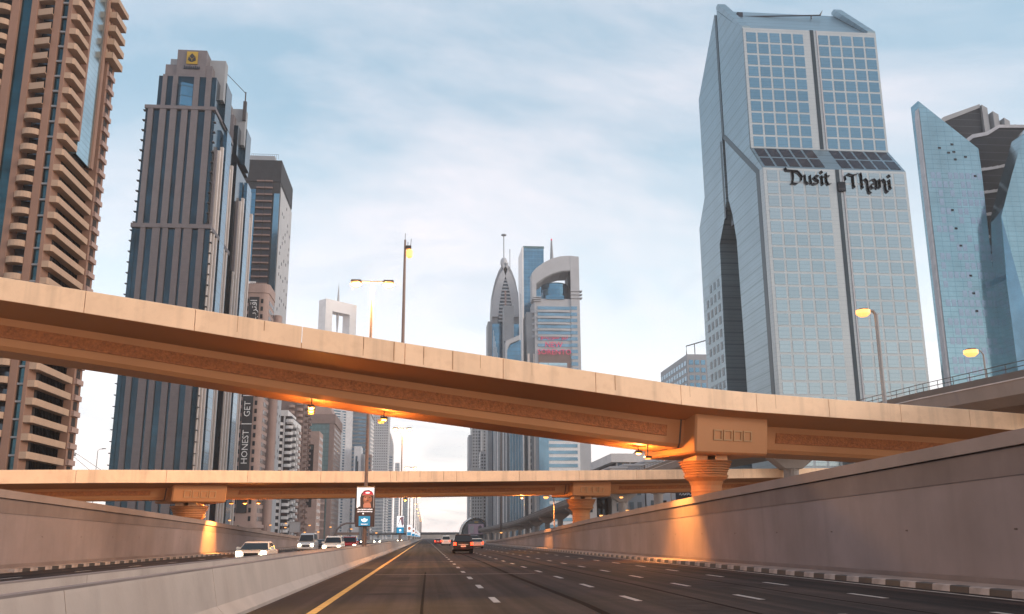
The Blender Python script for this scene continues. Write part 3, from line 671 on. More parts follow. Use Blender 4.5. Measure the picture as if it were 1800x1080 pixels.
# ------------------------------------------------------------------ striped stone hotel tower with crown
def striped():
    T = thing('hotel_tower', 'brown striped stone tower with stepped crown and gold emblem', 'tower', (-72, 300, 0))
    XR = -71.7
    part(T, 'lower_core', B(-96.6, XR-.4, 300.5, 330, 0, 101.2), 'dkglass')
    part(T, 'upper_core', B(-96.0, XR-1.5, 300.9, 329.6, 101.2, 143.4), 'dkglass')
    lx = [-95.5, -93.8, -92.26, -90.05, -87.66, -86.8, -85.09, -82.86, -80.98, -80.12, -77.54, -75.48, -73.93]
    for a, b in ((-93.8, -92.26), (-90.05, -87.66), (-86.8, -85.09), (-82.86, -80.98), (-80.12, -77.54), (-75.48, -73.6)):
        part(T, 'stone_pier', B(a, b, 299.7, 301, 0, 100.2), 'stone_low')
    ux = ((-95.07, -93.43), (-91.24, -89.24), (-87.78, -85.76), (-84.12, -82.1), (-81.0, -78.8), (-76.41, -74.39))
    for a, b in ux: part(T, 'stone_pier', B(a, b, 300.1, 301.2, 101.4, 142.4), 'stone')
    part(T, 'ledge', B(-96.9, XR+.2, 299.5, 330, 100.2, 101.6), 'stone')
    part(T, 'ledge', B(-96.2, XR-1.2, 299.9, 330, 142.4, 143.6), 'stone')
    def crown(dy, h=0):
        part(T, 'crown_tier', B(-93, -73.8, 302+dy, 326+dy, 143.4, 155.4+h), 'dkglass')
        for a, b in ((-91.6, -90.2), (-88.2, -86.6), (-81.2, -79.4), (-77.2, -75.4)): part(T, 'stone_pier', B(a, b, 301.5+dy, 302.3+dy, 143.6, 155.8+h), 'stone')
        part(T, 'crown_tier', B(-91.6, -76.0, 303.5+dy, 322+dy, 155.4+h, 160.5+h), 'stone')
        part(T, 'crown_slab', B(-87.8, -78.0, 303+dy, 321+dy, 143.4, 166+h), 'stone')
        part(T, 'grey_slab', B(-91.4, -72.6, 308+dy, 312+dy, 150, 165+h), 'grey')
        part(T, 'side_tier', B(-73.9, -72.3, 311+dy, 320+dy, 143, 158+h), 'dkglass')
    crown(0)
    part(T, 'crown_recess', MB().prism([(-86.6, 146), (-86.6, 152), (-84, 154), (-80.6, 152), (-80.6, 146)], 302.6, 303.2, 'y'), 'grey')  # plain grey panel on the crown front
    part(T, 'bay_window', MB().prism([(-86.6, 302), (-84.6, 300.3), (-80.8, 302)], 143.6, 152.5, 'z'), 'blueglass')
    pl = part(T, 'emblem_plate', B(-84.6, -80.9, 302.6, 302.98, 160.6, 165.2), 'gold')
    m = MB()
    for s in (-1, 1):
        m.prism([(-82.75+s*.0, 161.2), (-82.75+s*1.3, 161.9), (-82.75+s*1.1, 163.2), (-82.75+s*.2, 162.3)], 302.4, 302.6, 'y')
        m.prism([(-82.75, 162.5), (-82.75+s*.9, 163.4), (-82.75, 164.5)], 302.4, 302.6, 'y')
    part(pl, 'emblem', m, 'dbrown')
    wd = MB()
    for k in range(9): wd.box(-85.3+k*.62, -84.95+k*.62, 302.7, 302.98, 159.0, 159.0+(.7 if k % 3 else 1.0))
    wd.box(-85.3, -80, 302.7, 302.98, 158.75, 158.9)
    part(T, 'emblem_lettering', wd, 'black')
    # side facades: two masses with a dark recess between them
    part(T, 'recess', B(-96, -75.5, 329, 339, 0, 128), 'dbrown')
    part(T, 'rear_core', B(-96, XR-.4, 338.4, 371, 0, 97), 'dkglass'); part(T, 'rear_upper_core', B(-95, XR-1.3, 339, 370, 97, 139), 'dkglass')
    crown(38.5)
    for y0, zt in ((300.3, 101), (338.8, 97)):
        L = 29 if y0 < 320 else 32; n = 7
        for k in range(n):
            y = y0+L*(k+.15)/n
            if k in (n//2, n//2+1): continue
            hh = zt+(38 if k > 0 else 38)-(k % 2)*3
            part(T, 'pale_fin', B(XR-.9, XR+.15, y, y+L/n*.30, 0, zt if k == 0 else hh-6), 'fin')
            part(T, 'fin_backing', B(XR-1.1, XR-.25, y+L/n*.3, y+L/n*.62, 0, hh-10), 'stone')
        part(T, 'glass_bay', B(XR-1, XR+.25, y0+L*(n//2+.1)/n, y0+L*(n//2+1.8)/n, 0, zt+40), 'blueglass')
    fin = B(-.35, 0, -.6, .2, 0, .22)
    for x, z0, z1 in ((-96.7, 2, 100), (-96.1, 102, 143), (XR+.35, 2, 100), (XR-1.2, 102, 143)):
        m = MB(); z = z0
        while z < z1: m.box(x-.5, x+.3, 299.9, 301.4, z, z+.22); z += 3.6
        part(T, 'corner_fins', m, 'dsteel', kind='stuff')
    for x0, x1 in ((-96.6, -95.3), (-73.3, XR-.1)): part(T, 'corner_glass', B(x0, x1, 300.2, 302, 0, 100.2), 'dkglass')
    part(T, 'roof_crane', MB().tube([(-73, 346, 168), (-73, 346, 172)], .25).tube([(-73, 346, 171.5), (-79, 332, 174)], .12).box(-73.6, -72.4, 345.5, 347, 160, 168), 'dsteel')
striped()

# ------------------------------------------------------------------ dark tower and its neighbours
def darktower():
    T = thing('apartment_tower', 'dark brown tower with blue glass strips and a pale dotted side', 'tower', (-72, 432, 0))
    part(T, 'tower_body', B(-96, -72, 432, 470, 0, 168), 'dbrown')
    part(T, 'roof_screen', B(-96.3, -71.8, 431.6, 470.3, 168, 179), 'dbrown')
    part(T, 'plant_room', B(-88, -76, 436, 460, 179, 183), 'grey')
    part(T, 'glass_strip', B(-86.6, -83.2, 431.5, 432.5, 0, 164), 'blueglass'); part(T, 'glass_strip', B(-74.6, -72, 431.5, 433, 0, 162), 'midglass')
    part(T, 'pale_side_wall', B(-72.2, -71.7, 433.5, 470, 0, 166), 'lgrey')
    part(T, 'white_block', B(-84.8, -80.5, 430.8, 431.6, 112, 118), 'white')
    slab = MB().box(0, 3.6, -1.2, 0, 0, .7).mesh('balcony', 'brown'); hole = B(0, 3.0, -.1, .1, 0, 1.9).mesh('opening', 'black')
    for i in range(48):
        z = 8+i*3.4
        for x in (-83, -79.1):
            inst(T, 'balcony', slab, (x, 432, z)); inst(T, 'opening', hole, (x+.3, 431.95, z+1.0))
    m = MB()
    for i in range(46):
        for k in range(5):
            if rnd.random() < .33: y = 438+k*6.5+rnd.random()*2; m.box(-71.72, -71.55, y, y+1.1, 8+i*3.4, 9.4+i*3.4)
    part(T, 'small_windows', m, 'black', kind='stuff')
    m = MB()
    for k in range(14): m.tube([(-88+k, 440, 183), (-88+k, 440, 185.5)], .07, 4)
    part(T, 'roof_railing', m.tube([(-88, 440, 185.5), (-75, 440, 185.5)], .07, 4), 'dsteel')
darktower()
def textobj(T, s, loc, size, rot, mt, name='lettering', ext=.05, sx=1., align='CENTER'):
    c = bpy.data.curves.new('t', 'FONT'); c.body = s; c.size = size; c.extrude = ext; c.align_x = align; c.align_y = 'CENTER'; c.resolution_u = 2
    o = bpy.data.objects.new('t', c); dg = bpy.context.evaluated_depsgraph_get(); COL.objects.link(o); dg = bpy.context.evaluated_depsgraph_get()
    me = bpy.data.meshes.new_from_object(o.evaluated_get(dg)); bpy.data.objects.remove(o); bpy.data.curves.remove(c)
    me.materials.clear(); me.materials.append(M[mt])
    q = bpy.data.objects.new(name, me); COL.objects.link(q); q.parent = T; q.location = Vector(loc)-root(T); q.rotation_euler = rot; q.scale = (sx, 1, 1)
    return q
def roundtower():
    T = thing('apartment_tower', 'pink tower with rounded corners carrying a tall dark vertical banner', 'tower', (-70.5, 405, 0))
    def rr(x0, x1, y0, y1, r, n=5):
        o = []
        for cx_, cy_, a0 in ((x1-r, y0+r, -90), (x1-r, y1-r, 0), (x0+r, y1-r, 90), (x0+r, y0+r, 180)):
            o += [(cx_+r*cos(R(a0+90*k/n)), cy_+r*sin(R(a0+90*k/n))) for k in range(n+1)]
        return o
    part(T, 'tower_body', MB().prism(rr(-80.6, -69.9, 405, 424, 2.6), 0, 107, 'z'), 'pink')
    part(T, 'roof_ring', MB().prism(rr(-80.9, -69.6, 404.6, 424.4, 2.8), 106, 110, 'z'), 'pink')
    part(T, 'rear_turret', MB().prism(rr(-71, -67.3, 426, 432, 1.8), 0, 101, 'z'), 'pink')
    wins(T, 'f', -80.3, -77.9, 8, 104, 405, 2, 28, .6, .55, each=True)
    wins(T, 'f', -73.3, -71.5, 8, 104, 405, 1, 28, .55, .55, each=True)
    wins(T, 'r', 408, 422, 8, 104, -69.9, 4, 28, .6, .55, each=True)
    part(T, 'banner', B(-77.8, -73.6, 404.5, 404.95, 12, 104), 'screen' if 0 else 'p_shade' if 0 else 'dbrown')
    for s, z in (('HONEST', 70), ('GET', 55), ('HONEST', 39)):
        textobj(T, s, (-75.7, 404.35, z), 3.6, (R(90), R(-90), 0), 'sign_white', sx=1.02)
    textobj(T, '\uFE8F\uFEAE\uFE98\uFED7\uFE8D', (-75.7, 404.35, 98), 3.9, (R(90), R(-90), 0), 'sign_white')
    textobj(T, '\uFE96\uFEB4\uFEE7\uFEEE\uFEEB', (-75.7, 404.35, 83.5), 3.9, (R(90), R(-90), 0), 'sign_white')
    for z in (90.5, 60.5, 48.5): part(T, 'banner_rule', B(-77.8, -73.6, 404.2, 404.5, z, z+.35), 'sign_white')
    for z in (12, 24, 30): part(T, 'ledge', MB().prism(rr(-81, -69.0, 403.6, 424.4, 2.8), z-6, z-4.6, 'z'), 'pink')
    return rr
rr = roundtower()

def balcs(T, x0, x1, y, z0, n, h, mt, side=None):
    """rows of rounded balconies on the front, each its own part"""
    k_ = 6; cx_ = (x0+x1)/2; hw = (x1-x0)/2
    o = [(cx_+hw*sin(-pi/2+pi*k/k_), y-1.9*cos(-pi/2+pi*k/k_)) for k in range(k_+1)]
    me = MB().prism(o, 0, 1.5, 'z').mesh('balcony', mt, off=(x0, y, 0))
    for i in range(n): inst(T, 'balcony', me, (x0, y, z0+i*h))
def whites():
    T = thing('apartment_block', 'white apartment block with rounded stacked balconies', 'building', (-70, 500, 0))
    part(T, 'block_body', B(-82, -70.6, 500, 530, 0, 64), 'dbrown'); part(T, 'roof', B(-82.5, -72.5, 499, 531, 64, 67), 'white'); part(T, 'step_roof', B(-73, -69.6, 499.5, 531, 60, 62.5), 'white')
    for k, x in enumerate((-78.6, -73.6)):
        balcs(T, x, x+3.9, 500, 3+k*1.6, 18, 3.3, 'white')
    part(T, 'white_column', B(-74.6, -73.8, 499.4, 500.4, 0, 64), 'white')
    slab = MB().box(0, 1.9, 0, 5, 0, 1.5).mesh('side_balcony', 'white')
    for i in range(18):
        for y in (502, 511, 520): inst(T, 'side_balcony', slab, (-70.6, y, 2.2+i*3.3+(y % 2)))
    T = thing('apartment_block', 'brown apartment block with jutting rounded balconies', 'building', (-69, 545, 0))
    part(T, 'block_body', B(-88, -70.2, 545, 572, 0, 78), 'brown'); part(T, 'roof_box', B(-90, -75, 546, 570, 78, 87), 'brown')
    for k, x in enumerate((-79, -74.4)):
        balcs(T, x, x+3.6, 545, 3+k*1.6, 22, 3.4, 'pink')
    slab = MB().box(0, 1.8, 0, 4, 0, 1.2).mesh('side_balcony', 'brown')
    for i in range(22):
        for y in (548, 557, 566): inst(T, 'side_balcony', slab, (-70.2, y, 2.2+i*3.4+(y % 2)))
    T = thing('office_block', 'low pink-framed office block with dark recessed glass front', 'building', (-66, 590, 0))
    part(T, 'frame', MB().box(-79, -76.5, 590, 612, 0, 66).box(-69, -66, 590, 612, 0, 66).box(-76.5, -69, 590, 612, 58, 66).box(-76.5, -69, 590, 612, 0, 20), 'pink')
    part(T, 'glass_front', B(-76.5, -69, 593, 611, 20, 58), 'wglass')
    part(T, 'green_sign', B(-76.3, -70.2, 592.2, 593, 55, 57.6), 'tealb')
    wins(T, 'r', 591, 611, 4, 64, -66, 3, 15, .5, .45)
    T = thing('office_tower', 'teal glass tower with a red vertical stripe and brown sloped roof', 'tower', (-70, 720, 0))
    part(T, 'tower_body', B(-98, -70, 720, 780, 0, 87), 'tealb')
    part(T, 'parapet', B(-99, -69, 719, 781, 86, 93), 'brown')
    part(T, 'sloped_roof', MB().prism([(-97, 93), (-71, 93), (-76, 103), (-92, 103)], 722, 775, 'y'), 'pink')
    part(T, 'red_stripe', B(-81.3, -79.8, 719.2, 720, 0, 79), 'maroon'); part(T, 'brown_edge', B(-73.2, -69.7, 719.3, 781, 0, 86), 'brown')
    part(T, 'ledge', B(-78, -74.5, 718.5, 720, 0, 30), 'brown')
    for z in (8, 14, 20, 26): part(T, 'podium_ledge', B(-78.3, -74.3, 717.6, 718.6, z, z+1.4), 'pink')
    wins(T, 'r', 722, 778, 4, 84, -69.7, 6, 22, .4, .5)
whites()
def framed():
    # white portal tower with a needle, turned 45 degrees to the road
    T = thing('portal_tower', 'white portal-shaped tower with a needle spire through its open top', 'tower', (-97.6, 880, 0), rz=R(43))
    Lg = 37
    def lb(nm, x0, x1, y0, y1, z0, z1, mt): return part(T, nm, B(x0, x1, y0, y1, z0, z1), mt, local=True)
    lb('leg', 0, 8, 0, 11, 0, 224, 'white'); lb('leg', Lg-8, Lg, 0, 11, 0, 224, 'white')
    lb('lintel', 8, Lg-8, 0, 11, 213, 224, 'white'); lb('glass_body', 8, Lg-8, .6, 10.4, 0, 158, 'midglass')
    part(T, 'needle', MB().lathe(Lg/2, 5.5, [(.05, 187), (1.2, 206), (1.5, 218), (.9, 232), (.05, 244)], 10), 'lgrey', local=True)
    m = MB()
    for k in range(60): m.box(8.1, Lg-8.1, .3, .6, 4+k*2.55, 5.2+k*2.55)
    part(T, 'floor_bands', m, 'white', local=True, kind='stuff')
framed()
def tower(label, cat, x0, x1, y0, y1, z, body, glass, cols, rows, side_cols, wf=.6, hf=.55, name='tower', top=None, strips=False, each=False):
    T = thing(name, label, cat, (x1 if x1 < 0 else x0, y0, 0))
    part(T, 'tower_body', B(x0, x1, y0, y1, 0, z), body)
    if strips: bands(T, x0, x1, y0, y1, 3, z-3, rows, hf, glass, out=.12, single=each)
    else: wins(T, 'f', x0+.4, x1-.4, 3, z-2, y0, cols, rows, wf, hf, glass)
    if not strips and side_cols: wins(T, 'r' if x1 < 0 else 'l', y0+1, y1-1, 3, z-2, x1 if x1 < 0 else x0, side_cols, rows, wf, hf, glass)
    if top: part(T, 'roof_parapet', B(x0-.4, x1+.4, y0-.4, y1+.4, z, z+top), body)
    return T
T = tower('slim grey-white tower with a column of small windows right of the teal tower', 'tower', -83, -74.5, 832, 850, 104, 'lgrey', 'wglass', 1, 32, 4, .5, .5)
part(T, 'pale_edge', B(-75.5, -74.3, 831.4, 851, 0, 110), 'white')
T = tower('grey office tower with horizontal stripes and diagonal braced side', 'tower', -74.5, -57, 950, 1010, 124, 'grey', 'midglass', 1, 30, 0, hf=.5, strips=True, each=True)
part(T, 'portal_frame', MB().box(-76.5, -73.6, 947.5, 1010, 0, 127).box(-59.5, -56.2, 947.5, 1010, 0, 122), 'lgrey')
part(T, 'sloped_roof', MB().prism([(-76, 124), (-56, 124), (-59, 133), (-76, 131)], 949, 1008, 'y'), 'grey')
m = MB()
for k in range(28): m.add([(-56.1, 950, 6+k*4), (-56.1, 1010, 10+k*4), (-56.1, 1010, 11.6+k*4), (-56.1, 950, 7.6+k*4), (-55.8, 950, 6+k*4), (-55.8, 1010, 10+k*4), (-55.8, 1010, 11.6+k*4), (-55.8, 950, 7.6+k*4)], [(0, 1, 2, 3), (4, 7, 6, 5), (3, 2, 6, 7), (0, 4, 5, 1)])
part(T, 'diagonal_brace', m, 'white', kind='stuff')
T = tower('low white stepped block with a dark glass slot in front of the striped tower', 'building', -67, -60.5, 890, 915, 85, 'white', 'wglass', 1, 1, 6, .35, .7)
part(T, 'glass_slot', B(-65.4, -63.8, 889.5, 890, 40, 76), 'midglass'); part(T, 'shoulder', B(-60.5, -58, 891, 915, 0, 78), 'lgrey')
T = tower('small pinkish block beside the white stepped block', 'building', -56.5, -50.5, 885, 900, 77, 'pink', 'midglass', 2, 18, 4, .6, .6)
tower('tall pale tower with a fine grid of windows, faded by haze', 'tower', -79, -56, 1395, 1450, 178, 'lgrey', 'wglass', 7, 46, 9, .45, .5, top=5)
tower('second tall pale tower just behind the gridded one, faded by haze', 'tower', -84, -79.3, 1398, 1450, 172, 'grey', 'wglass', 3, 46, 0, .5, .5, top=4)
T = thing('tower', 'hazy tower with a curved sloping top', 'tower', (-60, 1520, 0))
part(T, 'tower_body', MB().prism([(-70, 0), (-70, 176)]+[(-70+17*sin(R(a)), 140+36*cos(R(a))) for a in range(10, 91, 10)]+[(-53, 0)], 1520, 1560, 'y'), 'lgrey')
m = MB()
for k in range(30): m.box(-69.5, -53.5, 1519.6, 1520, 4+k*4.2, 6+k*4.2)
part(T, 'glass_bands', m, 'midglass', kind='stuff')
tower('small distant block at the end of the left row, highest of the faintest ones', 'building', -55, -47.5, 1700, 1730, 132, 'lgrey', 'midglass', 3, 30, 3, .5, .5)
tower('lowest and faintest distant block at the end of the left row', 'building', -42, -33, 1780, 1810, 92, 'grey', 'midglass', 3, 20, 3, .5, .5)
tower('pale low-rise slab seen under the far flyover beside the billboard pole', 'building', -63, -50, 1150, 1180, 74, 'lgrey', 'midglass', 8, 18, 4, .45, .6)
# ------------------------------------------------------------------ central cluster on the right side of the road
def arch():
    T = thing('hotel_tower', 'grey tower with a pointed arch front, a ball and a mast on top', 'tower', (55.4, 800, 0))
    c = 67.4
    def side(s): return [(c+s*x, z) for x, z in ((12.2, 0), (12.2, 196), (11.4, 212), (9.0, 224), (6.0, 232.5), (2.6, 238.5), (0, 241))]
    o = side(-1)+side(1)[::-1]
    part(T, 'arch_shell', MB().prism(o[:], 803, 826, 'y'), 'grey')
    for s in (-1, 1):    # two ribs that cross at the top
        m = MB(); pp = [(c-s*-12, 190), (c+s*11.5, 205), (c+s*9, 218), (c+s*5, 229), (c, 236.5), (c-s*2.6, 240.5)]
        pin = [(c+s*6.4, 190), (c+s*5.6, 200), (c+s*3.8, 212), (c+s*1.6, 222), (c-s*.6, 229.5), (c-s*2.6, 236)]
        for (a, b, d, e) in zip(pp, pp[1:], pin[1:], pin): m.prism([a, b, d, e], 800.5, 803, 'y')
        part(T, 'crossing_rib', m, 'lgrey')
    for k in range(14):
        z = 186+k*3.1; w = max(.8, 6.2*(1-(k/14)**1.7))
        part(T, 'balcony_slab', B(c-w, c+w, 801.2, 803, z, z+1.3), 'lgrey')
    part(T, 'dark_front', MB().prism([(c-7, 184), (c-6, 205), (c-.2, 228), (c+.2, 228), (c+6, 205), (c+7, 184)], 802.4, 803.1, 'y'), 'wglass')
    part(T, 'spine', B(c-.7, c+.7, 800.8, 803, 186, 214), 'pink')
    part(T, 'ball', MB().lathe(c-.5, 812, [(.3, 238), (2.4, 239), (3.2, 242), (3.0, 245), (1.8, 247.2), (.3, 248)], 14), 'lgrey', smooth=True)
    part(T, 'mast', MB().lathe(c-.5, 812, [(.45, 247.5), (.4, 268), (2.2, 268.6), (2.6, 269.3), (1.6, 270)], 10).tube([(c+5, 812, 238), (c+5, 812, 256)], .3), 'grey')
    part(T, 'glass_body', B(c-11.7, c+11.7, 801.5, 803, 0, 184), 'blueglass')
    part(T, 'left_wing', B(c-15.5, c-10.8, 802, 826, 0, 186), 'grey')
    for k in range(5): part(T, 'white_stripe', B(c-10.9+k*.9, c-10.5+k*.9, 801.2, 801.5, 0, 178-k*5), 'white')
    T = thing('office_slab', 'plain grey slab in front of the arched tower with a dark joint', 'building', (63.5, 775, 0))
    part(T, 'slab_body', B(63.7, 72.3, 775, 790, 0, 194), 'grey')
    part(T, 'joint', B(63.6, 72.4, 774.8, 775, 162, 162.6), 'dbrown')
    T = thing('office_block', 'teal glass block with a curved roof, below the arched tower', 'building', (66, 760, 0))
    part(T, 'curved_body', MB().prism([(65, 0), (65, 152), (68, 157), (76.5, 161), (76.5, 0)], 760, 773, 'y'), 'blueglass')
    part(T, 'white_edge', MB().prism([(64.2, 0), (64.2, 160), (75.5, 165), (75.5, 161), (67.5, 157.6), (65.0, 152), (65.0, 0)], 759.2, 773, 'y'), 'lgrey')
    T = thing('striped_tower', 'narrow tower with white vertical stripes and twisted column', 'tower', (52, 700, 0))
    part(T, 'tower_body', B(51.5, 60.5, 700, 730, 0, 98), 'grey')
    for k in range(4): part(T, 'white_stripe', B(52.2+k*2.1, 53.1+k*2.1, 699.5, 700, 0, 98), 'white')
    T = thing('glass_tower', 'blue-green glass block beside the striped tower', 'tower', (60.5, 690, 0))
    part(T, 'glass_body', B(60.5, 70.3, 690, 725, 0, 97), 'midglass')
    for k in range(5): part(T, 'mullion', B(60.6+k*2.1, 60.9+k*2.1, 689.7, 690, 0, 97), 'grey')
    T = thing('slab_tower', 'tall thin teal slab tower with a blank pale side wall', 'tower', (83.5, 840, 0))
    part(T, 'slab_body', B(87.6, 106.8, 840, 875, 0, 267), 'midglass')
    part(T, 'pale_side', B(86.3, 87.7, 839.4, 876, 0, 267), 'pink' if 0 else 'white')
    part(T, 'side_slot', B(86.1, 86.35, 852, 855, 60, 225), 'grey')
    part(T, 'roof_line', B(87.4, 107.2, 839.5, 876, 266, 268), 'tealb')
    wins(T, 'f', 88, 106.5, 4, 264, 840, 6, 65, .85, .75, 'blueglass')
    T = thing('plant_mast', 'dark slender mast in front of the far right-hand towers', 'mast', (41.5, 520, 0))
    part(T, 'pole', MB().tube([(41, 520, 0), (41, 520, 70)], .7, r1=.35), 'dsteel')
arch()
def curved():
    Y = 760; T = thing('hotel_tower', 'striped tower with a curved hollow crown, spire and red rooftop sign', 'tower', (81.5, Y, 0))
    X0, X1 = 82.0, 126.8
    part(T, 'tower_body', B(88.5, X1-1.2, Y+1, Y+34, 0, 197), 'lgrey')
    part(T, 'side_wing', B(X0, 88.6, Y+5, Y+32, 0, 186), 'grey')
    part(T, 'right_pier', B(X1-7.5, X1, Y, Y+33, 0, 234), 'lgrey')
    top = [(86.5, 196), (86.5, 219), (90, 223.5), (96, 228), (103, 232), (111, 234.4), (119, 235), (X1, 234.4), (X1, 196), (119.3, 196), (119.3, 222), (112, 221.5), (104, 219), (97, 215.4), (90, 210), (90, 196)]
    part(T, 'crown', MB().prism(top, Y+.2, Y+15, 'y'), 'lgrey')
    part(T, 'crown_soffit', MB().prism([(90.1, 209.8), (97, 215.2), (104, 218.8), (112, 221.3), (119.2, 221.8), (119.2, 221.3), (112, 220.8), (104, 218.3), (97, 214.7), (90.1, 209.2)], Y+1, Y+30, 'y'), 'grey')
    part(T, 'drum', MB().lathe(107.5, Y+14, [(11.5, 197), (11.5, 211), (10.8, 212)], 24), 'blueglass')
    part(T, 'drum_base', B(98, 113.5, Y-.1, Y+1.2, 196.5, 199.5), 'blueglass')
    part(T, 'spire', MB().lathe(104.6, Y+8, [(1.7, 231), (.7, 250), (.5, 251)], 8), 'grey'); part(T, 'spire_light', MB().lathe(104.6, Y+8, [(.7, 250.8), (.7, 252.2)], 8), 'red_sign')
    for k in range(3): part(T, 'ledge', B(119, X1+2.2, Y-1, Y+5, 197.5+k*3, 198.3+k*3), 'lgrey')
    for k in range(3): part(T, 'ledge', B(87.5, 94, Y-1, Y+3, 194.5+k*1.5, 195.2+k*1.5), 'lgrey')
    # glass bands, bowed balconies above
    for k in range(5):
        z = 187.5-k*5.3; part(T, 'glass_band', B(91, 118.5, Y+.5, Y+2, z, z+2.7), 'midglass')
        m = MB(); n = 6
        pp = [(118.5-27.5*q/n, Y-.4-1.1*sin(pi*q/n)) for q in range(n+1)]+[(88.5, Y+1.5), (86.2, Y+5.5)]
        for a, b in zip(pp, pp[1:]): m.prism([a, b, (b[0]+.1, b[1]+.8), (a[0]+.1, a[1]+.8)], z-2.4, z-.6, 'z')
        part(T, 'bowed_balcony', m, 'lgrey')
    for k in range(34):
        z = 187.5-k*5.3
        if z > 3: part(T, 'window_band', B(118.7, 124.3, Y-.25, Y+.3, z, z+2.9), 'midglass')
    for k in range(5, 8): part(T, 'glass_band', B(91, 118.5, Y+.5, Y+1.4, 187.5-k*5.3, 190-k*5.3), 'midglass')
    part(T, 'banner_backing', B(91.2, 118, Y+.3, Y+1.2, 120, 152), 'brown')
    part(T, 'billboard', B(91.5, 99.2, Y-.2, Y+.4, 112, 142), 'paleglass'); part(T, 'billboard', B(99.6, 115, Y-.2, Y+.4, 112, 142), 'paleglass')
    for k in range(8): part(T, 'billboard_stripe', B(99.7, 114.9, Y-.35, Y-.2, 113+k*3.6, 114.6+k*3.6), 'lgrey' if k % 2 else 'midglass')
    textobj(T, 'NEW', (104, Y-.8, 157), 6.4, (R(90), 0, 0), 'red_sign'); textobj(T, 'SORENTO', (104.5, Y-.8, 150.8), 6.2, (R(90), 0, 0), 'red_sign')
    textobj(T, '\uFEEE\uFE98\uFEE8\uFEF3\uFEAD\uFEEE\uFEB3 \uFEEE\uFEF4\uFEE7', (104.5, Y-.8, 164), 5.2, (R(90), 0, 0), 'red_sign')
    # lower part: blue glass corner and white bands, capped by a ledge
    part(T, 'lower_ledge', B(87, 127.5, Y-3, Y+2, 91.5, 93), 'lgrey')
    part(T, 'corner_glass', B(90.5, 98.5, Y-2, Y+1, 0, 91.5), 'midglass')
    part(T, 'lower_body', B(98.5, 124, Y-1.6, Y+1, 0, 91.5), 'white')
    for k in range(17): z = 88.2-k*5.3; part(T, 'glass_band', B(98.6, 122, Y-1.9, Y-1.6, z, z+2.7), 'midglass')
    for k in range(17): z = 87-k*5.3; part(T, 'arched_window', B(83.3, 85, Y+3.6, Y+5.1, z, z+3.2), 'wglass')
    for x in (83.0, 88.0): part(T, 'pale_column', MB().lathe(x, Y+3.4, [(1.1, 0), (1.1, 150)], 10), 'fin')
    part(T, 'right_annexe', B(124, 134, Y+4, Y+33, 0, 96), 'lgrey')
curved()
T = tower('grey hazy tower left of the arched tower with fine windows', 'tower', 48, 66, 1000, 1040, 118, 'grey', 'wglass', 6, 34, 6, .5, .45, top=4)
part(T, 'balcony_stack', B(57, 59, 998.6, 1000, 0, 112), 'lgrey'); part(T, 'lower_step', B(44.5, 48, 1004, 1036, 0, 108), 'lgrey')
T = tower('grey balcony tower in front of the hazy one, seen above the station', 'tower', 49, 54.5, 860, 885, 78, 'lgrey', 'wglass', 2, 25, 5, .55, .5)
T = tower('pale block left of the striped tower with vertical bays', 'tower', 40.5, 50.5, 850, 880, 62, 'grey', 'wglass', 4, 20, 5, .5, .6)
# low white building with overhanging roofs behind the far flyover
T = thing('office_block', 'low white office block with overhanging flat roof and rooftop pavilion', 'building', (66, 330, 0))
part(T, 'block_body', B(66.5, 112, 331, 372, 0, 25), 'lgrey'); part(T, 'roof_slab', B(64.8, 113, 329, 373, 27.2, 30.2), 'white'); part(T, 'window_recess', B(67.2, 111.5, 330.6, 372, 24.9, 27.3), 'wglass')
part(T, 'lower_ledge', B(65.4, 112.4, 329.8, 372.6, 23.3, 25), 'white')
part(T, 'window_band', B(67, 112, 330.4, 331, 20.4, 23), 'wglass')
for x in (66.7, 71.5, 76.3, 81.1, 86, 91): part(T, 'post', B(x, x+.5, 329.9, 330.5, 25, 27.2), 'lgrey')
part(T, 'lit_window', B(69.2, 70.6, 330.35, 330.6, 25.4, 26.7), 'window_lit'); part(T, 'lit_window', B(72.2, 73.0, 330.35, 330.6, 25.6, 26.6), 'window_lit')
part(T, 'roof_pavilion', MB().prism([(75, 30.2), (88.5, 30.2), (85, 33), (84.4, 34.6), (79, 34.6), (78.4, 33)], 338, 350, 'y'), 'pink')
T = tower('small grey block with blue windows left of the glass-grid tower', 'building', 119.8, 132, 420, 470, 84, 'lgrey', 'midglass', 4, 22, 10, .7, .6)
part(T, 'roof_frame', MB().tube([(120, 421, 84), (120, 421, 88), (130, 421, 91)], .25).tube([(124, 421, 84), (124, 421, 89)], .2), 'dsteel')
# low buildings behind the wall, seen under the far flyover
def low(label, x0, x1, y, d, z, body, n=3, r=3, gl='wglass'):
    T = thing('low_building', label, 'building', (x0, y, 0)); part(T, 'block_body', B(x0, x1, y, y+d, 0, z), body)
    part(T, 'roof_edge', B(x0-.3, x1+.3, y-.3, y+d, z, z+.5), 'lgrey')
    wins(T, 'f', x0+.5, x1-.5, 3.5, z-.6, y, n, r, .5, .55, gl, each=n*r <= 16); return T
low('narrow white low building nearest the stone pier under the far flyover', 41.5, 45, 250, 14, 15, 'lgrey', 1, 3)
low('dark low building between two white ones under the far flyover', 45.3, 50.2, 262, 20, 17, 'dbrown', 3, 4)
low('white low building with one column of windows under the far flyover', 50.6, 55, 258, 18, 20, 'lgrey', 1, 4)
low('shadowy grey low building under the far flyover', 55.4, 60.8, 262, 20, 21, 'grey', 2, 4)
low('wide pale grey low building with square windows under the far flyover', 61.2, 74, 262, 20, 22, 'lgrey', 4, 4)
low('grey low building behind the dark signboard', 74.5, 96, 255, 24, 19, 'grey', 6, 4)
T = thing('signboard', 'dark signboard with white script above the right wall', 'sign', (70, 250, 0))
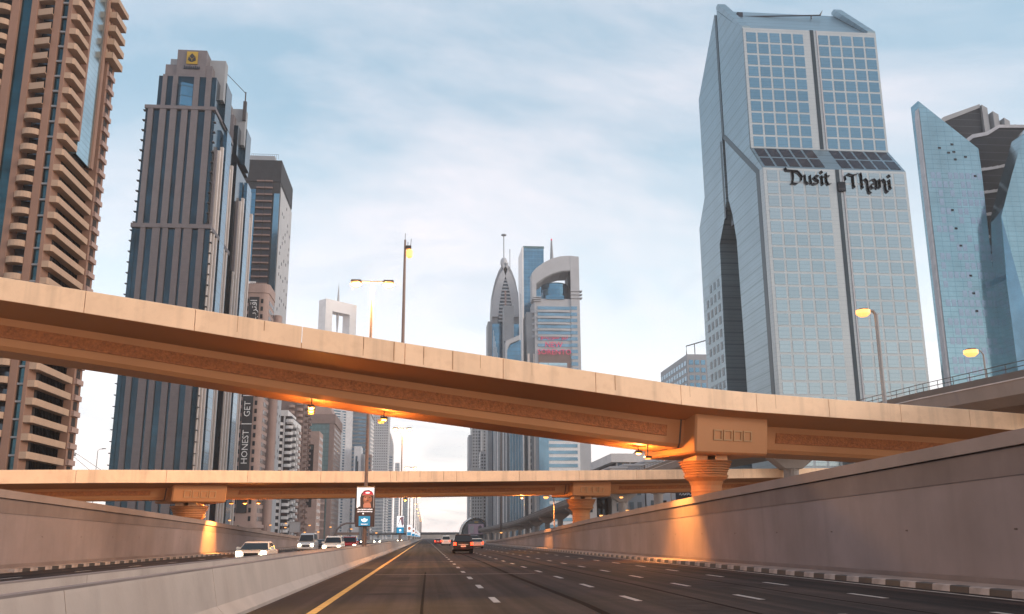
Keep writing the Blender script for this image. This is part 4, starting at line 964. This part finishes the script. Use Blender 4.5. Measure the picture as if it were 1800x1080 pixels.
part(T, 'board', B(66.4, 72.6, 249.8, 250.2, 8.6, 15.5), 'navy'); part(T, 'post', B(66.6, 66.9, 249.9, 250.1, 0, 8.6), 'mast'); part(T, 'post', B(72.1, 72.4, 249.9, 250.1, 0, 8.6), 'mast')
m = MB()
for k in range(6): m.tube([(67.3+k*.8, 249.7, 12.4+.12*(k % 2)), (67.55+k*.8, 249.7, 12.9), (67.8+k*.8, 249.7, 12.3), (68.1+k*.8, 249.7, 12.5+.25*(k % 3))], .07, 5)
part(T, 'script', m, 'sign_white')
# ground floor of the glass-grid tower's podium, seen through the gap under the near flyover
T = thing('podium', 'low dark glazed podium with pale mullions beside the glass-grid tower', 'building', (100, 225, 0))
part(T, 'podium_body', B(112, 140, 224, 236, 0, 26), 'navy')
for x in (112.3, 117, 121.8, 126.5, 131): part(T, 'mullion', B(x, x+.5, 223.5, 224, 0, 26), 'band')
for z in (8, 14, 20, 25.4): part(T, 'transom', B(112, 140, 223.4, 223.9, z, z+.5), 'band')

# ------------------------------------------------------------------ elevated metro line, station, far bridge
VZ = [(20, 12.6), (60, 13.3), (88, 14.4), (163, 15.4), (240, 14.6), (321, 13.0), (485, 9.8), (640, 9.2), (900, 9.0)]
T = thing('metro_viaduct', 'grey elevated railway curving away behind the right-hand wall', 'viaduct', (45, 60, 0))
def vsweep(sec, nm, mt, y0=22, y1=830, seg=12, **k):
    yy = []; y = y0
    while y < y1: yy.append(y); y += seg
    yy.append(y1); vs = []; K = len(sec); fs = []
    for y in yy: vs += [(45+dx, y, lerp_tab(VZ, y)+dz) for dx, dz in sec]
    for i in range(len(yy)-1):
        for q in range(K): fs.append((i*K+q, i*K+(q+1) % K, (i+1)*K+(q+1) % K, (i+1)*K+q))
    fs += [tuple(range(K)), tuple(range((len(yy)-1)*K, len(yy)*K))]
    return part(T, nm, MB().add(vs, fs), mt, **k)
vsweep([(0, -.35), (.35, -.35), (.35, -1.2), (8.3, -1.2), (8.3, -.35), (8.65, -.35), (8.5, -1.4), (7.6, -2.2), (1.2, -2.2), (.25, -1.5)], 'trough_girder', 'viaduct')
vsweep([(.12, -.33), (.26, -.33), (.26, .25), (.12, .25)], 'rail_screen', 'vdark'); vsweep([(-.06, -.42), (.40, -.42), (.40, -.33), (-.06, -.33)], 'edge_rail', 'band')
for k in range(22):
    y = 50+k*37.5
    z = lerp_tab(VZ, y)-2.2; gz = gtop(y)-.1
    cap = part(T, 'viaduct_pier', MB().lathe(49.3, y, [(1.1, gz), (1.0, z-2.6), (1.1, z-2.2)], 16), 'viaduct')
    part(cap, 'flared_head', MB().prism([(48.1, z-2.3), (50.5, z-2.3), (52.8, z-.5), (52.8, z), (45.8, z), (45.8, z-.5)], y-1.1, y+1.1, 'y'), 'viaduct', bevel=.1)
m = MB()
for k in range(120): m.tube([(45.2, 24+k*2.5, lerp_tab(VZ, 24+k*2.5)+.2), (45.2, 24+k*2.5, lerp_tab(VZ, 24+k*2.5)+.95)], .03, 4)
part(T, 'railing_posts', m, 'dsteel', kind='stuff')
for dz in (.55, .93): vsweep([(.17, dz), (.23, dz), (.23, dz+.05), (.17, dz+.05)], 'railing', 'dsteel', 22, 330)
T = thing('metro_station', 'domed shell-shaped metro station over the railway in the distance', 'station', (43.5, 834, 0))
def shell(y, s): return [(43.5+13.2*s*cos(R(a)), 17.6*s*sin(R(a))**.8+1.2) for a in range(0, 181, 12)]
m = MB(); pr = [(826, .97), (834, 1.0), (870, 1.02), (910, .9), (930, .6)]; K = len(shell(0, 1)); vs = []
for y, s in pr: vs += [(x, y, z) for x, z in shell(y, s)]
fs = [(i*K+q, i*K+q+1, (i+1)*K+q+1, (i+1)*K+q) for i in range(len(pr)-1) for q in range(K-1)]+[tuple(range((len(pr)-1)*K, len(pr)*K))]
part(T, 'shell', m.add(vs, fs), 'gold_shell', smooth=False)
part(T, 'end_glass', MB().prism(shell(0, .88), 828, 829, 'y'), 'wglass')
part(T, 'poster', B(37, 50, 827.2, 827.9, 4.5, 13), 'p_shade'); part(T, 'poster_figure', MB().lathe(47, 827, [(.1, 5), (1.6, 5.5), (1.7, 9), (1.5, 11), (.2, 12)], 10), 'p_dark'); part(T, 'poster_figure', B(38, 41.5, 826.8, 827.2, 5.5, 11.5), 'lgrey')
part(T, 'station_sign', B(42.2, 45.4, 827, 828, 14, 15.2), 'gold')
T = thing('footbridge', 'long grey bridge crossing low over the road at the horizon', 'bridge', (0, 960, 0))
part(T, 'bridge_deck', B(-60, 42, 955, 966, 4.7, 6.6), 'dbrown'); part(T, 'parapet', B(-60, 42, 954.6, 955, 6.1, 7.1), 'grey')
for x in (-46, -24, -5.5, 19.5, 40): part(T, 'bridge_pier', B(x-.8, x+.8, 957, 964, 0, 4.8), 'grey')
tag(part(None, 'embankment', B(-400, 400, 2380, 2400, -.2, 11), 'sandy'), kind='structure')

# ------------------------------------------------------------------ street lamps
def median_lamp(y, label, power=0, far=False):
    x = -4.64; H = 22.0
    T = thing('street_lamp', label, 'street lamp', (x, y, 0), 'tall twin lamps standing along the median')
    part(T, 'pole', MB().tube([(x, y, .3), (x, y, 5), (x, y, H-.1)], .19 if not far else .24, 10, r1=.10 if not far else .18), 'mast')
    part(T, 'base_plate', B(x-.3, x+.3, y-.3, y+.3, .40, .50), 'dsteel')
    part(T, 'cross_arm', MB().tube([(x-1.25, y, H+.05), (x, y, H), (x+1.25, y, H+.05)], .075), 'mast')
    for s in (-1, 1):
        h = part(T, 'lamp_head', MB().prism([(x+s*.85, H-.02), (x+s*1.75, H+.02), (x+s*1.7, H+.16), (x+s*.95, H+.16)], y-.2, y+.2, 'y'), 'dsteel')
        k = 1.25 if not far else 2.0
        part(h, 'lens', MB().lathe(x+s*1.33, y, [(.16*k, H-.26*k), (.36*k, H-.16*k), (.32*k, H-.03)], 12), 'lampdist' if far else 'lampfar')
    if power:
        for s in (-1, 1): point(T, (x+s*1.33, y, H-.5), power, r=.35, col=(1, .5, .16))
    return T
median_lamp(-31, 'tall twin median lamp standing behind the viewpoint, outside the picture', 30000)
names = ['nearest tall twin median lamp, its pole passing in front of the far flyover', 'second tall twin median lamp, lit just under the near flyover', 'third tall twin median lamp, head just above the far flyover']
for i in range(12):
    y = (75, 181, 284, 387, 490, 592, 695, 798, 900, 1005, 1110, 1215)[i]
    median_lamp(y, names[i] if i < 3 else 'fourth tall median lamp, its head just under the far flyover' if i == 3 else 'distant twin median lamp, one of the row dwindling towards the horizon', (12000, 9000, 8000)[i] if i < 3 else 0, i > 2)
# screens on the median poles
def lightbox(x0, x1, z0, z1, y, kind, label):
    T = thing('advertising_lightbox', label, 'billboard', ((x0+x1)/2, y, z0), 'lit advertising boxes on the median poles'); w = x1-x0; h = z1-z0
    part(T, 'frame', B(x0-.05, x1+.05, y, y+.28, z0-.05, z1+.05), 'dsteel', bevel=.02)
    def Q(nm, pts, mt, d, par=T):
        return part(par, nm, MB().prism([(x0+w*u, z0+h*v) for u, v in pts], y-.004*d-.006, y-.004*d, 'y'), mt)
    def ell(cx_, cz_, rx, rz, n=16, a=0, b=360): return [(cx_+rx*cos(R(a+(b-a)*k/n)), cz_+rz*sin(R(a+(b-a)*k/n))) for k in range(n + (0 if b-a == 360 else 1))]
    rect = lambda a, b, c, d: [(a, c), (b, c), (b, d), (a, d)]
    if kind == 0:
        scr = Q('screen', rect(.0, 1, 0, 1), 'p_dark', 1); Q('screen_sky', rect(.02, .98, .47, .985), 'p_white', 2, scr)
        Q('hood', [(.22, .50), (.20, .72), (.26, .83), (.42, .91), (.68, .925), (.88, .88), (.97, .78), (.97, .47), (.1, .47), (.12, .5)], 'p_dark', 3, scr)
        Q('face', ell(.62, .685, .25, .115), 'p_skin', 4, scr)
        Q('cheek', ell(.52, .70, .10, .05), 'p_skin2', 4.6, scr); Q('hand', [(.40, .47), (.38, .54), (.46, .60), (.60, .615), (.80, .575), (.84, .47)], 'p_skin2', 5, scr)
        Q('fingers', [(.38, .60), (.46, .62), (.68, .615), (.62, .595), (.46, .59)], 'p_skin', 6, scr)
        for ex in (.50, .74): Q('eye', ell(ex, .735, .055, .012), 'p_dark', 6, scr)
        Q('nose', [(.60, .73), (.66, .73), (.69, .675), (.58, .675)], 'p_skin', 6, scr); Q('mouth', ell(.62, .65, .08, .009), 'p_dark', 6.4, scr)
        Q('cap', [(.32, .80), (.40, .875), (.60, .905), (.84, .88), (.94, .81), (.62, .80)], 'p_red', 5, scr)
        Q('cap_peak', [(.30, .80), (.94, .805), (.93, .785), (.62, .795), (.33, .782)], 'p_skin2', 6, scr); Q('cap_badge', ell(.62, .85, .13, .022), 'p_white', 6, scr)
        rr_ = random.Random(3)
        for zc_, a, b in ((.425, .08, .92), (.37, .06, .9)):
            u = a
            while u < b-.04:
                wv = .03+rr_.random()*.09; hh = .012+rr_.random()*.012
                Q('slogan', [(u, zc_-.008), (u+wv, zc_-.012), (u+wv, zc_+hh), (u+wv*.6, zc_+.002), (u+.012, zc_+hh*1.1)], 'p_white', 7, scr)
                if rr_.random() < .5: Q('slogan', ell(u+wv*.5, zc_+(.03 if rr_.random() < .5 else -.022), .012, .005, 6), 'p_white', 7, scr)
                u += wv+.012
        Q('slogan', rect(.36, .44, .30, .335), 'p_white', 7, scr)
        lg = (.16, .80, .01, .255)
    elif kind == 1:
        scr = Q('screen', rect(0, 1, 0, 1), 'p_white', 1); Q('figure_top', [(.25, .55), (.4, .86), (.62, .95), (.95, .98), (.98, .5), (.8, .45)], 'p_shade', 2, scr)
        Q('figure', [(.3, .35), (.36, .6), (.5, .82), (.64, .6), (.72, .35)], 'p_white', 3, scr); Q('head', ell(.5, .86, .11, .05), 'p_skin', 4, scr)
        Q('figure_leg', [(.08, .35), (.3, .66), (.34, .66), (.16, .35)], 'p_dark', 4, scr); Q('figure_leg', [(.92, .35), (.66, .66), (.62, .66), (.84, .35)], 'p_dark', 4, scr)
        Q('lower_panel', rect(0, 1, 0, .34), 'p_blue', 3, scr); lg = (.2, .8, .03, .28)
    else:
        scr = Q('screen', rect(0, 1, 0, 1), 'p_white', 1); Q('figure', ell(.5, .66, .32, .16), 'p_skin2', 2, scr); Q('lower_panel', rect(.05, .9, .02, .32), 'p_blue', 3, scr); lg = None
    if lg:
        a, b, c, d = lg; Q('logo_square', rect(a, b, c, d), 'p_blue', 6, scr); cx_ = (a+b)/2; ww = (b-a); hh = d-c
        for ang in (-42, 0, 42):
            o = []
            for k in range(12):
                t = 2*pi*k/12; px_, pz_ = .10*sin(t)*(1 if ang else 1.2), .20*(1-cos(t))
                o.append((cx_+ww*(px_*cos(R(ang))+pz_*sin(R(ang))), c+hh*(.40+(-px_*sin(R(ang))+pz_*cos(R(ang))))))
            Q('logo_leaf', o, 'p_white', 8, scr)
        for k in range(3): Q('logo_bar', rect(cx_-ww*.25, cx_+ww*.25, c+hh*(.30+k*.055), c+hh*(.318+k*.055)), 'p_blue', 10, scr)
        Q('logo_word', rect(cx_-ww*.28, cx_+ww*.28, c+hh*.12, c+hh*.20), 'p_white', 8, scr)
        for k in range(5): Q('logo_word_gap', rect(cx_-ww*(.19-k*.095), cx_-ww*(.175-k*.095), c+hh*.12, c+hh*.20), 'p_blue', 10, scr)
    return T
lightbox(-5.30, -3.94, 2.5, 5.45, 74.5, 0, 'largest lit advertising box, man in dark hood and red cap above a blue logo square')
lightbox(-5.27, -3.97, 2.5, 5.6, 180.5, 1, 'second lit advertising box, white figure above a blue panel')
for i, y in enumerate((283.5, 386.5, 489.5, 591.5, 694.5, 797.5)):
    lightbox(-5.3, -3.9, 2.3, 5.4, y, 2, 'third lit advertising box, pale figure above a pale blue panel' if i == 0 else 'distant lit advertising box low on a median pole, one of a dwindling row')
# single-arm lamps behind the walls and on the flyover
def small_lamp(x, y, z0, H, s, label, lit=True, group='small street lamps', thick=.09, size=1., mt='mast'):
    T = thing('street_lamp', label, 'street lamp', (x, y, z0), group)
    part(T, 'pole', MB().tube([(x, y, z0), (x, y, H-.4), (x+s*.25, y, H-.05), (x+s*.9, y, H)], thick, 8, r1=thick*.6), mt)
    h = part(T, 'lamp_head', MB().prism([(x+s*.75, H-.04), (x+s*1.5, H), (x+s*1.5, H+.1), (x+s*.8, H+.14)], y-.15*size, y+.15*size, 'y'), 'dsteel')
    if lit: part(h, 'lens', MB().lathe(x+s*1.15, y, [(.2*size, H-.34*size), (.36*size, H-.2*size), (.36*size, H-.03)], 10), 'lampfar')
    return T
p, h = P1.at(P1.sx(-1.95)); q = p+h*8.9
T = thing('street_lamp', 'slender dark lamp mast standing on the near flyover above the median', 'street lamp', (q.x, q.y, q.z-1))
part(T, 'pole', MB().tube([(q.x, q.y, q.z-1), (q.x, q.y, q.z+7), (q.x, q.y, q.z+9.6)], .13, 10, r1=.07), 'mast'); part(T, 'lamp_head', B(q.x+.05, q.x+.45, q.y-.15, q.y+.15, q.z+8.9, q.z+9.15), 'dsteel')
part(T, 'lens', MB().lathe(q.x+.32, q.y, [(.10, q.z+8.25), (.22, q.z+8.35), (.24, q.z+8.75), (.14, q.z+8.9)], 12), 'lampfar')
part(T, 'spikes', MB().tube([(q.x, q.y, q.z+9.6), (q.x, q.y, q.z+10.1)], .02, 5).tube([(q.x+.40, q.y, q.z+9.1), (q.x+.44, q.y, q.z+9.7)], .02, 5).tube([(q.x+.2, q.y, q.z+9.1), (q.x+.2, q.y, q.z+9.45)], .02, 5), 'dsteel')
small_lamp(38.6, 76, 2.8, 20.6, -1, 'lit lamp on a thick grey post in front of the glass-grid tower', thick=.2, mt='grey', size=1.7)
small_lamp(49.2, 78, 2.8, 17.6, -1, 'lit lamp in front of the pointed azure tower', thick=.09, mt='grey', size=1.7)
for x, y, H, lab in ((49.5, 190, 17.1, 'lit lamp standing left of the stone pier, above the far flyover'), (40.4, 190, 9.5, 'lit lamp over the pale grey low building'), (41.6, 190, 6.9, 'low lit lamp just above the right wall, under the pale low building'),
                     (36.2, 190, 5.9, 'low lit lamp just above the right wall, by the narrow white building'), (24, 290, 3.2, 'low lit lamp beside the metro station')):
    small_lamp(x, y, gtop(y), H, -1, lab)
T = small_lamp(18.3, 136, gtop(136), 7.3, -1, 'lit lamp left of the stone pier under the far flyover, lighting the right wall')
point(T, (16.3, 135.4, 6.7), 11000, r=.2, spot=R(100), aim=(.62, .05, -1))
for x, y, H, lab in ((-55.6, 275, 6.8, 'lit lamp below the striped tower'), (-53, 330, 6.2, 'bright lit lamp below the pale dotted tower side'), (-50, 345, 7.0, 'upper lit lamp below the white balcony block'), (-49.2, 360, 7.3, 'farther upper lit lamp below the white balcony block'),
                     (-48, 330, 5.4, 'lit lamp beneath the white balcony block'), (-40, 330, 6.1, 'lit lamp with curved arm below the brown block'), (-41.5, 330, 3.8, 'low bright lamp above the left wall'), (-37, 330, 3.9, 'low lamp above the minibus'),
                     (-33, 330, 5.5, 'lit lamp below the teal tower'), (-26, 330, 4.8, 'lit lamp under the arched gantry'), (-17.6, 330, 3.5, 'low lit lamp right of the large advertising box')):
    small_lamp(x, y, gtop(y), H, 1, lab)
small_lamp(-63.5, 190, gtop(190), 18.7, 1, 'unlit pale lamp between the balcony tower and the striped tower', lit=False, mt='lgrey')
T = thing('cable_mast', 'distant pointed mast with stay cables beside the balcony tower', 'mast', (-79, 220, 0))
part(T, 'mast', MB().tube([(-79, 220, 0), (-79, 220, 18), (-78.6, 220, 21.5)], .35, 8, r1=.12).box(-79.3, -78.2, 219.8, 220.2, 19.8, 20.4), 'lgrey')
part(T, 'cables', MB().tube([(-78.8, 220, 20.8), (-70.5, 222, 15.2)], .04, 4).tube([(-78.8, 220, 20.8), (-86, 222, 14.5)], .04, 4).tube([(-78.8, 220, 19.8), (-72, 222, 14)], .04, 4), 'dsteel')
# overhead things by the left wall
T = thing('signboard', 'blank pale square signboard on posts behind the left wall', 'sign', (-44, 330, 0))
part(T, 'board', B(-45.4, -42.1, 329.9, 330.1, 3.7, 7.0), 'lgrey'); part(T, 'frame', MB().box(-45.55, -45.4, 329.8, 330.2, 3.6, 7.1).box(-42.1, -41.95, 329.8, 330.2, 3.6, 7.1).box(-45.4, -42.1, 329.8, 330.2, 7.0, 7.12), 'grey'); part(T, 'post', B(-44.2, -43.9, 330, 330.3, 0, 3.7), 'grey')
T = thing('arched_gantry', 'dark arched gantry over the oncoming road in the distance', 'gantry', (-26, 335, 0))
part(T, 'arch', MB().tube([(-31.4+1.0*0+5.2*(1-cos(R(a))), 335, .3+6.4*sin(R(a))) for a in range(0, 91, 10)]+[(-18.6, 335, 6.5)], .3), 'mast')
part(T, 'sign_face', B(-30.5, -22.5, 334.7, 335.2, 2.7, 3.6), 'mast')

# ------------------------------------------------------------------ vehicles
def car(name, label, kind, paint, x, y, face, wdt=1.9, sc=1., lights='tail', glow=0):
    """local frame: +y is the travel direction, rear bumper at y=0"""
    T = thing(name, label, 'car' if kind in ('sedan', 'suv') else 'van', (x, y, 0), rz=0 if face > 0 else pi)
    w = wdt/2*sc
    prof = {'suv': dict(L=4.7, belt=1.12, top=1.84, body=[(0, .42), (-.04, .62), (.02, 1.12), (1.1, 1.14), (3.25, 1.12), (4.45, 1.0), (4.68, .80), (4.70, .42), (4.5, .30), (.2, .30)], gh=[(.06, 1.12), (.42, 1.76), (.75, 1.84), (2.35, 1.84), (2.75, 1.76), (3.45, 1.12)]),
            'sedan': dict(L=4.6, belt=.95, top=1.44, body=[(0, .36), (-.04, .60), (.05, .93), (.85, .99), (3.3, .95), (4.3, .80), (4.58, .62), (4.60, .34), (4.4, .24), (.2, .24)], gh=[(.62, .97), (1.25, 1.38), (1.7, 1.44), (2.45, 1.44), (2.75, 1.38), (3.5, .95)]),
            'van': dict(L=4.9, belt=1.2, top=2.1, body=[(0, .38), (-.03, .7), (0, 1.22), (3.9, 1.2), (4.6, 1.05), (4.85, .8), (4.88, .38), (4.7, .28), (.2, .28)], gh=[(.03, 1.2), (.16, 1.98), (.45, 2.1), (3.3, 2.1), (3.7, 2.0), (4.3, 1.18)])}[kind]
    def loft(pts, wb, wt, z0, z1, inset=0):
        n = len(pts); m = MB(); vs = []
        for s in (-1, 1):
            for (yy, zz) in pts:
                t = (zz-z0)/(z1-z0); ww = wb+(wt-wb)*max(0, min(1, t)); vs.append((s*ww, yy*sc, zz*sc))
        return m.add(vs, [tuple(range(n)), tuple(range(n, 2*n))]+[(i, (i+1) % n, (i+1) % n+n, i+n) for i in range(n)])
    body = part(T, 'body', loft(prof['body'], w, w*.96, .3, prof['belt']), paint, local=True, bevel=.05)
    part(T, 'cabin', loft(prof['gh'], w*.94, w*.76, prof['belt'], prof['top']), paint, local=True, bevel=.04)
    gh = prof['gh']; b0, t0, t1, b1 = gh[0], gh[1], gh[-2], gh[-1]; zb, zt = prof['belt'], prof['top']
    def wat(z): return (w*.94+(w*.76-w*.94)*max(0, min(1, (z-zb)/(zt-zb))))
    def pane(a, b, nm):
        (ya, za), (yb, zb_) = a, b; f0, f1 = .06, .92
        p0 = (ya+(yb-ya)*f0, za+(zb_-za)*f0); p1 = (ya+(yb-ya)*f1, za+(zb_-za)*f1); d = -.025 if a[0] < 2 else .025
        w0, w1 = wat(p0[1])*.94, wat(p1[1])*.93
        part(T, nm, MB().add([(-w0, (p0[0]+d)*sc, p0[1]*sc), (w0, (p0[0]+d)*sc, p0[1]*sc), (w1, (p1[0]+d)*sc, p1[1]*sc), (-w1, (p1[0]+d)*sc, p1[1]*sc),
             (-w0, (p0[0])*sc, p0[1]*sc-.02), (w0, p0[0]*sc, p0[1]*sc-.02), (w1, p1[0]*sc, p1[1]*sc-.02), (-w1, p1[0]*sc, p1[1]*sc-.02)], [(0, 1, 2, 3), (4, 7, 6, 5), (0, 4, 5, 1), (1, 5, 6, 2), (2, 6, 7, 3), (3, 7, 4, 0)]), 'carglass', local=True)
    pane(b0, t0, 'rear_window'); pane(b1, t1, 'windscreen')
    for s in (-1, 1):
        zlo, zhi = zb+.06, zt-.10; ya = b0[0]+.35; yb = b1[0]-.35; yc = t0[0]+.25; yd = t1[0]-.15
        for u0, u1 in ((.0, .48), (.52, 1)):
            q = [(ya+(yb-ya)*u0, zlo), (ya+(yb-ya)*u1, zlo), (yc+(yd-yc)*u1, zhi), (yc+(yd-yc)*u0, zhi)]
            part(T, 'side_window', MB().add([(s*(wat(z)+.012), yy*sc, z*sc) for yy, z in q]+[(s*(wat(z)-.03), yy*sc, z*sc) for yy, z in q], [(0, 1, 2, 3), (4, 7, 6, 5), (0, 4, 5, 1), (1, 5, 6, 2), (2, 6, 7, 3), (3, 7, 4, 0)]), 'carglass', local=True)
        part(T, 'mirror', MB().box(s*w*.97-.02 if s > 0 else s*w*.97-.2, s*w*.97+.2 if s > 0 else s*w*.97+.02, (b1[0]-.5)*sc, (b1[0]-.3)*sc, zb*sc, (zb+.17)*sc), paint, local=True)
    L = prof['L']; r = (.38 if kind != 'sedan' else .33)*sc
    for s in (-1, 1):
        for yy in (.85, L-.9):
            cxx = s*(w-.13); m = MB(); n = 18; vs = []; fs = []
            rings = [(r*.62, -.12), (r*.95, -.12), (r, -.08), (r, .08), (r*.95, .12), (r*.62, .12)]
            for rr__, dx in rings: vs += [(cxx+dx, yy*sc+rr__*cos(2*pi*k/n), r+rr__*sin(2*pi*k/n)) for k in range(n)]
            for i in range(5):
                for k in range(n): fs.append((i*n+k, i*n+(k+1) % n, (i+1)*n+(k+1) % n, (i+1)*n+k))
            wh = part(T, 'wheel', m.add(vs, fs), 'rubber', local=True)
            m = MB(); vs = []
            for dx, rr__ in ((.09*s, r*.62), (.11*s, r*.25)): vs += [(cxx+dx, yy*sc+rr__*cos(2*pi*k/n), r+rr__*sin(2*pi*k/n)) for k in range(n)]
            m.add(vs, [(k, (k+1) % n, (k+1) % n+n, k+n) for k in range(n)]+[tuple(range(n, 2*n))]); o = part(wh, 'rim', m, 'rim', local=True)
    part(T, 'rear_bumper', B(-w*.97, w*.97, -.10*sc, .25*sc, .36*sc, .60*sc), paint, local=True, bevel=.04)
    part(T, 'front_bumper', B(-w*.97, w*.97, (L-.2)*sc, (L+.08)*sc, .30*sc, .56*sc), paint, local=True, bevel=.04)
    part(T, 'grille', B(-w*.45, w*.45, (L-.1)*sc, (L+.03)*sc, .58*sc, .78*sc), 'rubber', local=True)
    part(T, 'underside', B(-w*.85, w*.85, .3*sc, (L-.3)*sc, .2*sc, .42*sc), 'rubber', local=True)
    part(T, 'number_plate', B(-.27, .27, -.13*sc, -.09*sc, .64*sc if kind != 'sedan' else .66*sc, .76*sc), 'plate', local=True)
    part(T, 'trim_bar', B(-.5*w, .5*w, -.07*sc, -.03, .84*sc, .90*sc), 'rim', local=True)
    th = .95 if kind != 'sedan' else .80
    for s in (-1, 1):
        x0, x1 = sorted((s*w*.70, s*w*.97))
        part(T, 'tail_light', B(x0, x1, -.08*sc, .12*sc, (th-.16)*sc, (th+.13)*sc), 'taillight' if lights == 'tail' else 'paint_red', local=True, bevel=.02)
        x0, x1 = sorted((s*w*.60, s*w*.93)); part(T, 'headlight', B(x0, x1, (L-.22)*sc, (L+.03)*sc, .66*sc, .88*sc), 'headlight' if lights == 'head' else 'rim', local=True, bevel=.02)
    if kind in ('suv', 'van'): part(T, 'roof_rail', MB().tube([(-w*.68, 1.0*sc, (zt+.04)*sc), (-w*.68, 2.4*sc, (zt+.04)*sc)], .025).tube([(w*.68, 1.0*sc, (zt+.04)*sc), (w*.68, 2.4*sc, (zt+.04)*sc)], .025), 'rim', local=True)
    if lights == 'head' and glow:
        for s in (-1, 1): o = point(T, (x-s*w*.8, y-(L+.35)*sc, .75*sc), glow, col=(1, .82, .55), r=.1, spot=R(70), aim=(0, -1, -.13)); o.location = (s*w*.8, (L+.4)*sc, .72*sc); o.rotation_euler = (-Vector((0, 1, -.13))).to_track_quat('Z', 'Y').to_euler()
    if lights == 'tail' and glow:
        o = point(T, (x, y, .8), glow, col=(1, .08, .03), r=.3); o.location = (0, -.6, .7)
    return T
car('sport_utility_car', 'black sport utility car with red tail lights, driving ahead in the second lane', 'suv', 'paint_black', 4.0, 101, 1, 1.98, 1.06, glow=12)
car('sedan_car', 'cream sedan to the right of the black sport utility car', 'sedan', 'paint_taxi', 7.95, 147, 1, 1.86, 1.04, glow=8)
car('minivan', 'white minivan farther ahead left of the black car', 'van', 'paint_white', 4.55, 208, 1, 1.86, glow=5)
car('hatchback_car', 'small red car just left of the white minivan', 'sedan', 'paint_red', 3.3, 244, 1, 1.8, glow=5)
car('dark_car', 'dark van half hidden behind the cream sedan', 'van', 'paint_dark', 9.2, 182, 1, 1.8)
car('saloon_car', 'nearest oncoming car with bright headlights behind the median barrier', 'sedan', 'paint_silver', -10.4, 64, -1, 1.9, glow=60, lights='head')
car('minibus', 'cream minibus with headlights on, oncoming in the outer lane', 'van', 'paint_white', -14.6, 126, -1, 1.9, 1.06, lights='head', glow=60)
car('sport_utility_car', 'white sport utility car with bright headlights, left of the advertising pole', 'suv', 'paint_white', -9.6, 106, -1, 2.0, lights='head', glow=60)
car('estate_car', 'reddish-roofed oncoming car just behind the white sport utility car', 'suv', 'paint_red', -9.3, 124, -1, 1.95, lights='head', glow=30)
car('dark_car', 'dark oncoming car without lights between minibus and white sport utility car', 'sedan', 'paint_dark', -17.5, 168, -1, 1.8, lights='off')
car('saloon_car', 'pale oncoming car seen right of the advertising pole', 'sedan', 'paint_white', -12.6, 262, -1, 1.85, lights='head')
car('saloon_car', 'distant oncoming car with headlights hard by the advertising pole', 'sedan', 'paint_dark', -17.0, 255, -1, 1.85, lights='head')
car('saloon_car', 'farthest oncoming car, a pair of headlights near the second advertising box', 'sedan', 'paint_silver', -9.2, 360, -1, 1.85, lights='head')

# ------------------------------------------------------------------ planting behind the left wall
def bush(x, y, z, r, h, label, n=900, seed=1):
    T = thing('shrub', label, 'plant', (x, y, z)); q = random.Random(seed); m = MB()
    for k in range(n):
        a = q.random()*2*pi; el = q.random(); rr__ = r*(.35+.65*q.random()**.5)*(1-.45*el**2)
        c = Vector((x+rr__*cos(a), y+rr__*sin(a)*.8, z+.2+h*el*(.6+.4*q.random()))); s = .16+.16*q.random()
        d1 = Vector((q.uniform(-1, 1), q.uniform(-1, 1), q.uniform(-1, 1))).normalized()*s; d2 = d1.orthogonal().normalized()*s*.45
        m.add([tuple(c-d1), tuple(c+d2), tuple(c+d1), tuple(c-d2)], [(0, 1, 2, 3)])
    part(T, 'foliage', m, 'leaf', kind='stuff', recalc=False)
    part(T, 'stem', MB().tube([(x, y, z-.2), (x, y, z+h*.5)], .12, r1=.05), 'bark')
bush(-40, 206, 1.2, 3.4, 3.0, 'dark round shrub behind the left wall below the pink tower', 1200, 2)
bush(-46, 214, 1.2, 2.2, 2.2, 'smaller dark shrub behind the left wall left of the round one', 600, 5)
bush(-37, 150, 1.9, 2.6, 2.0, 'low hedge-like shrub behind the left wall below the far flyover cap', 700, 8)
bush(-42.5, 160, 1.7, 2.8, 2.4, 'low dark shrub behind the left wall near the striped tower base', 700, 9)

# ------------------------------------------------------------------ haze
hm = bpy.data.materials.new('haze_air'); hm.use_nodes = True; t = hm.node_tree; t.nodes.clear()
v = t.nodes.new('ShaderNodeVolumePrincipled'); v.inputs['Density'].default_value = .00016; v.inputs['Color'].default_value = (.97, .93, .94, 1); v.inputs['Anisotropy'].default_value = .3
o_ = t.nodes.new('ShaderNodeOutputMaterial'); t.links.new(v.outputs[0], o_.inputs['Volume']); M['haze'] = hm
o = part(None, 'haze', B(-1520, 1520, -160, 2720, -1.5, 275), 'haze'); tag(o, kind='stuff')
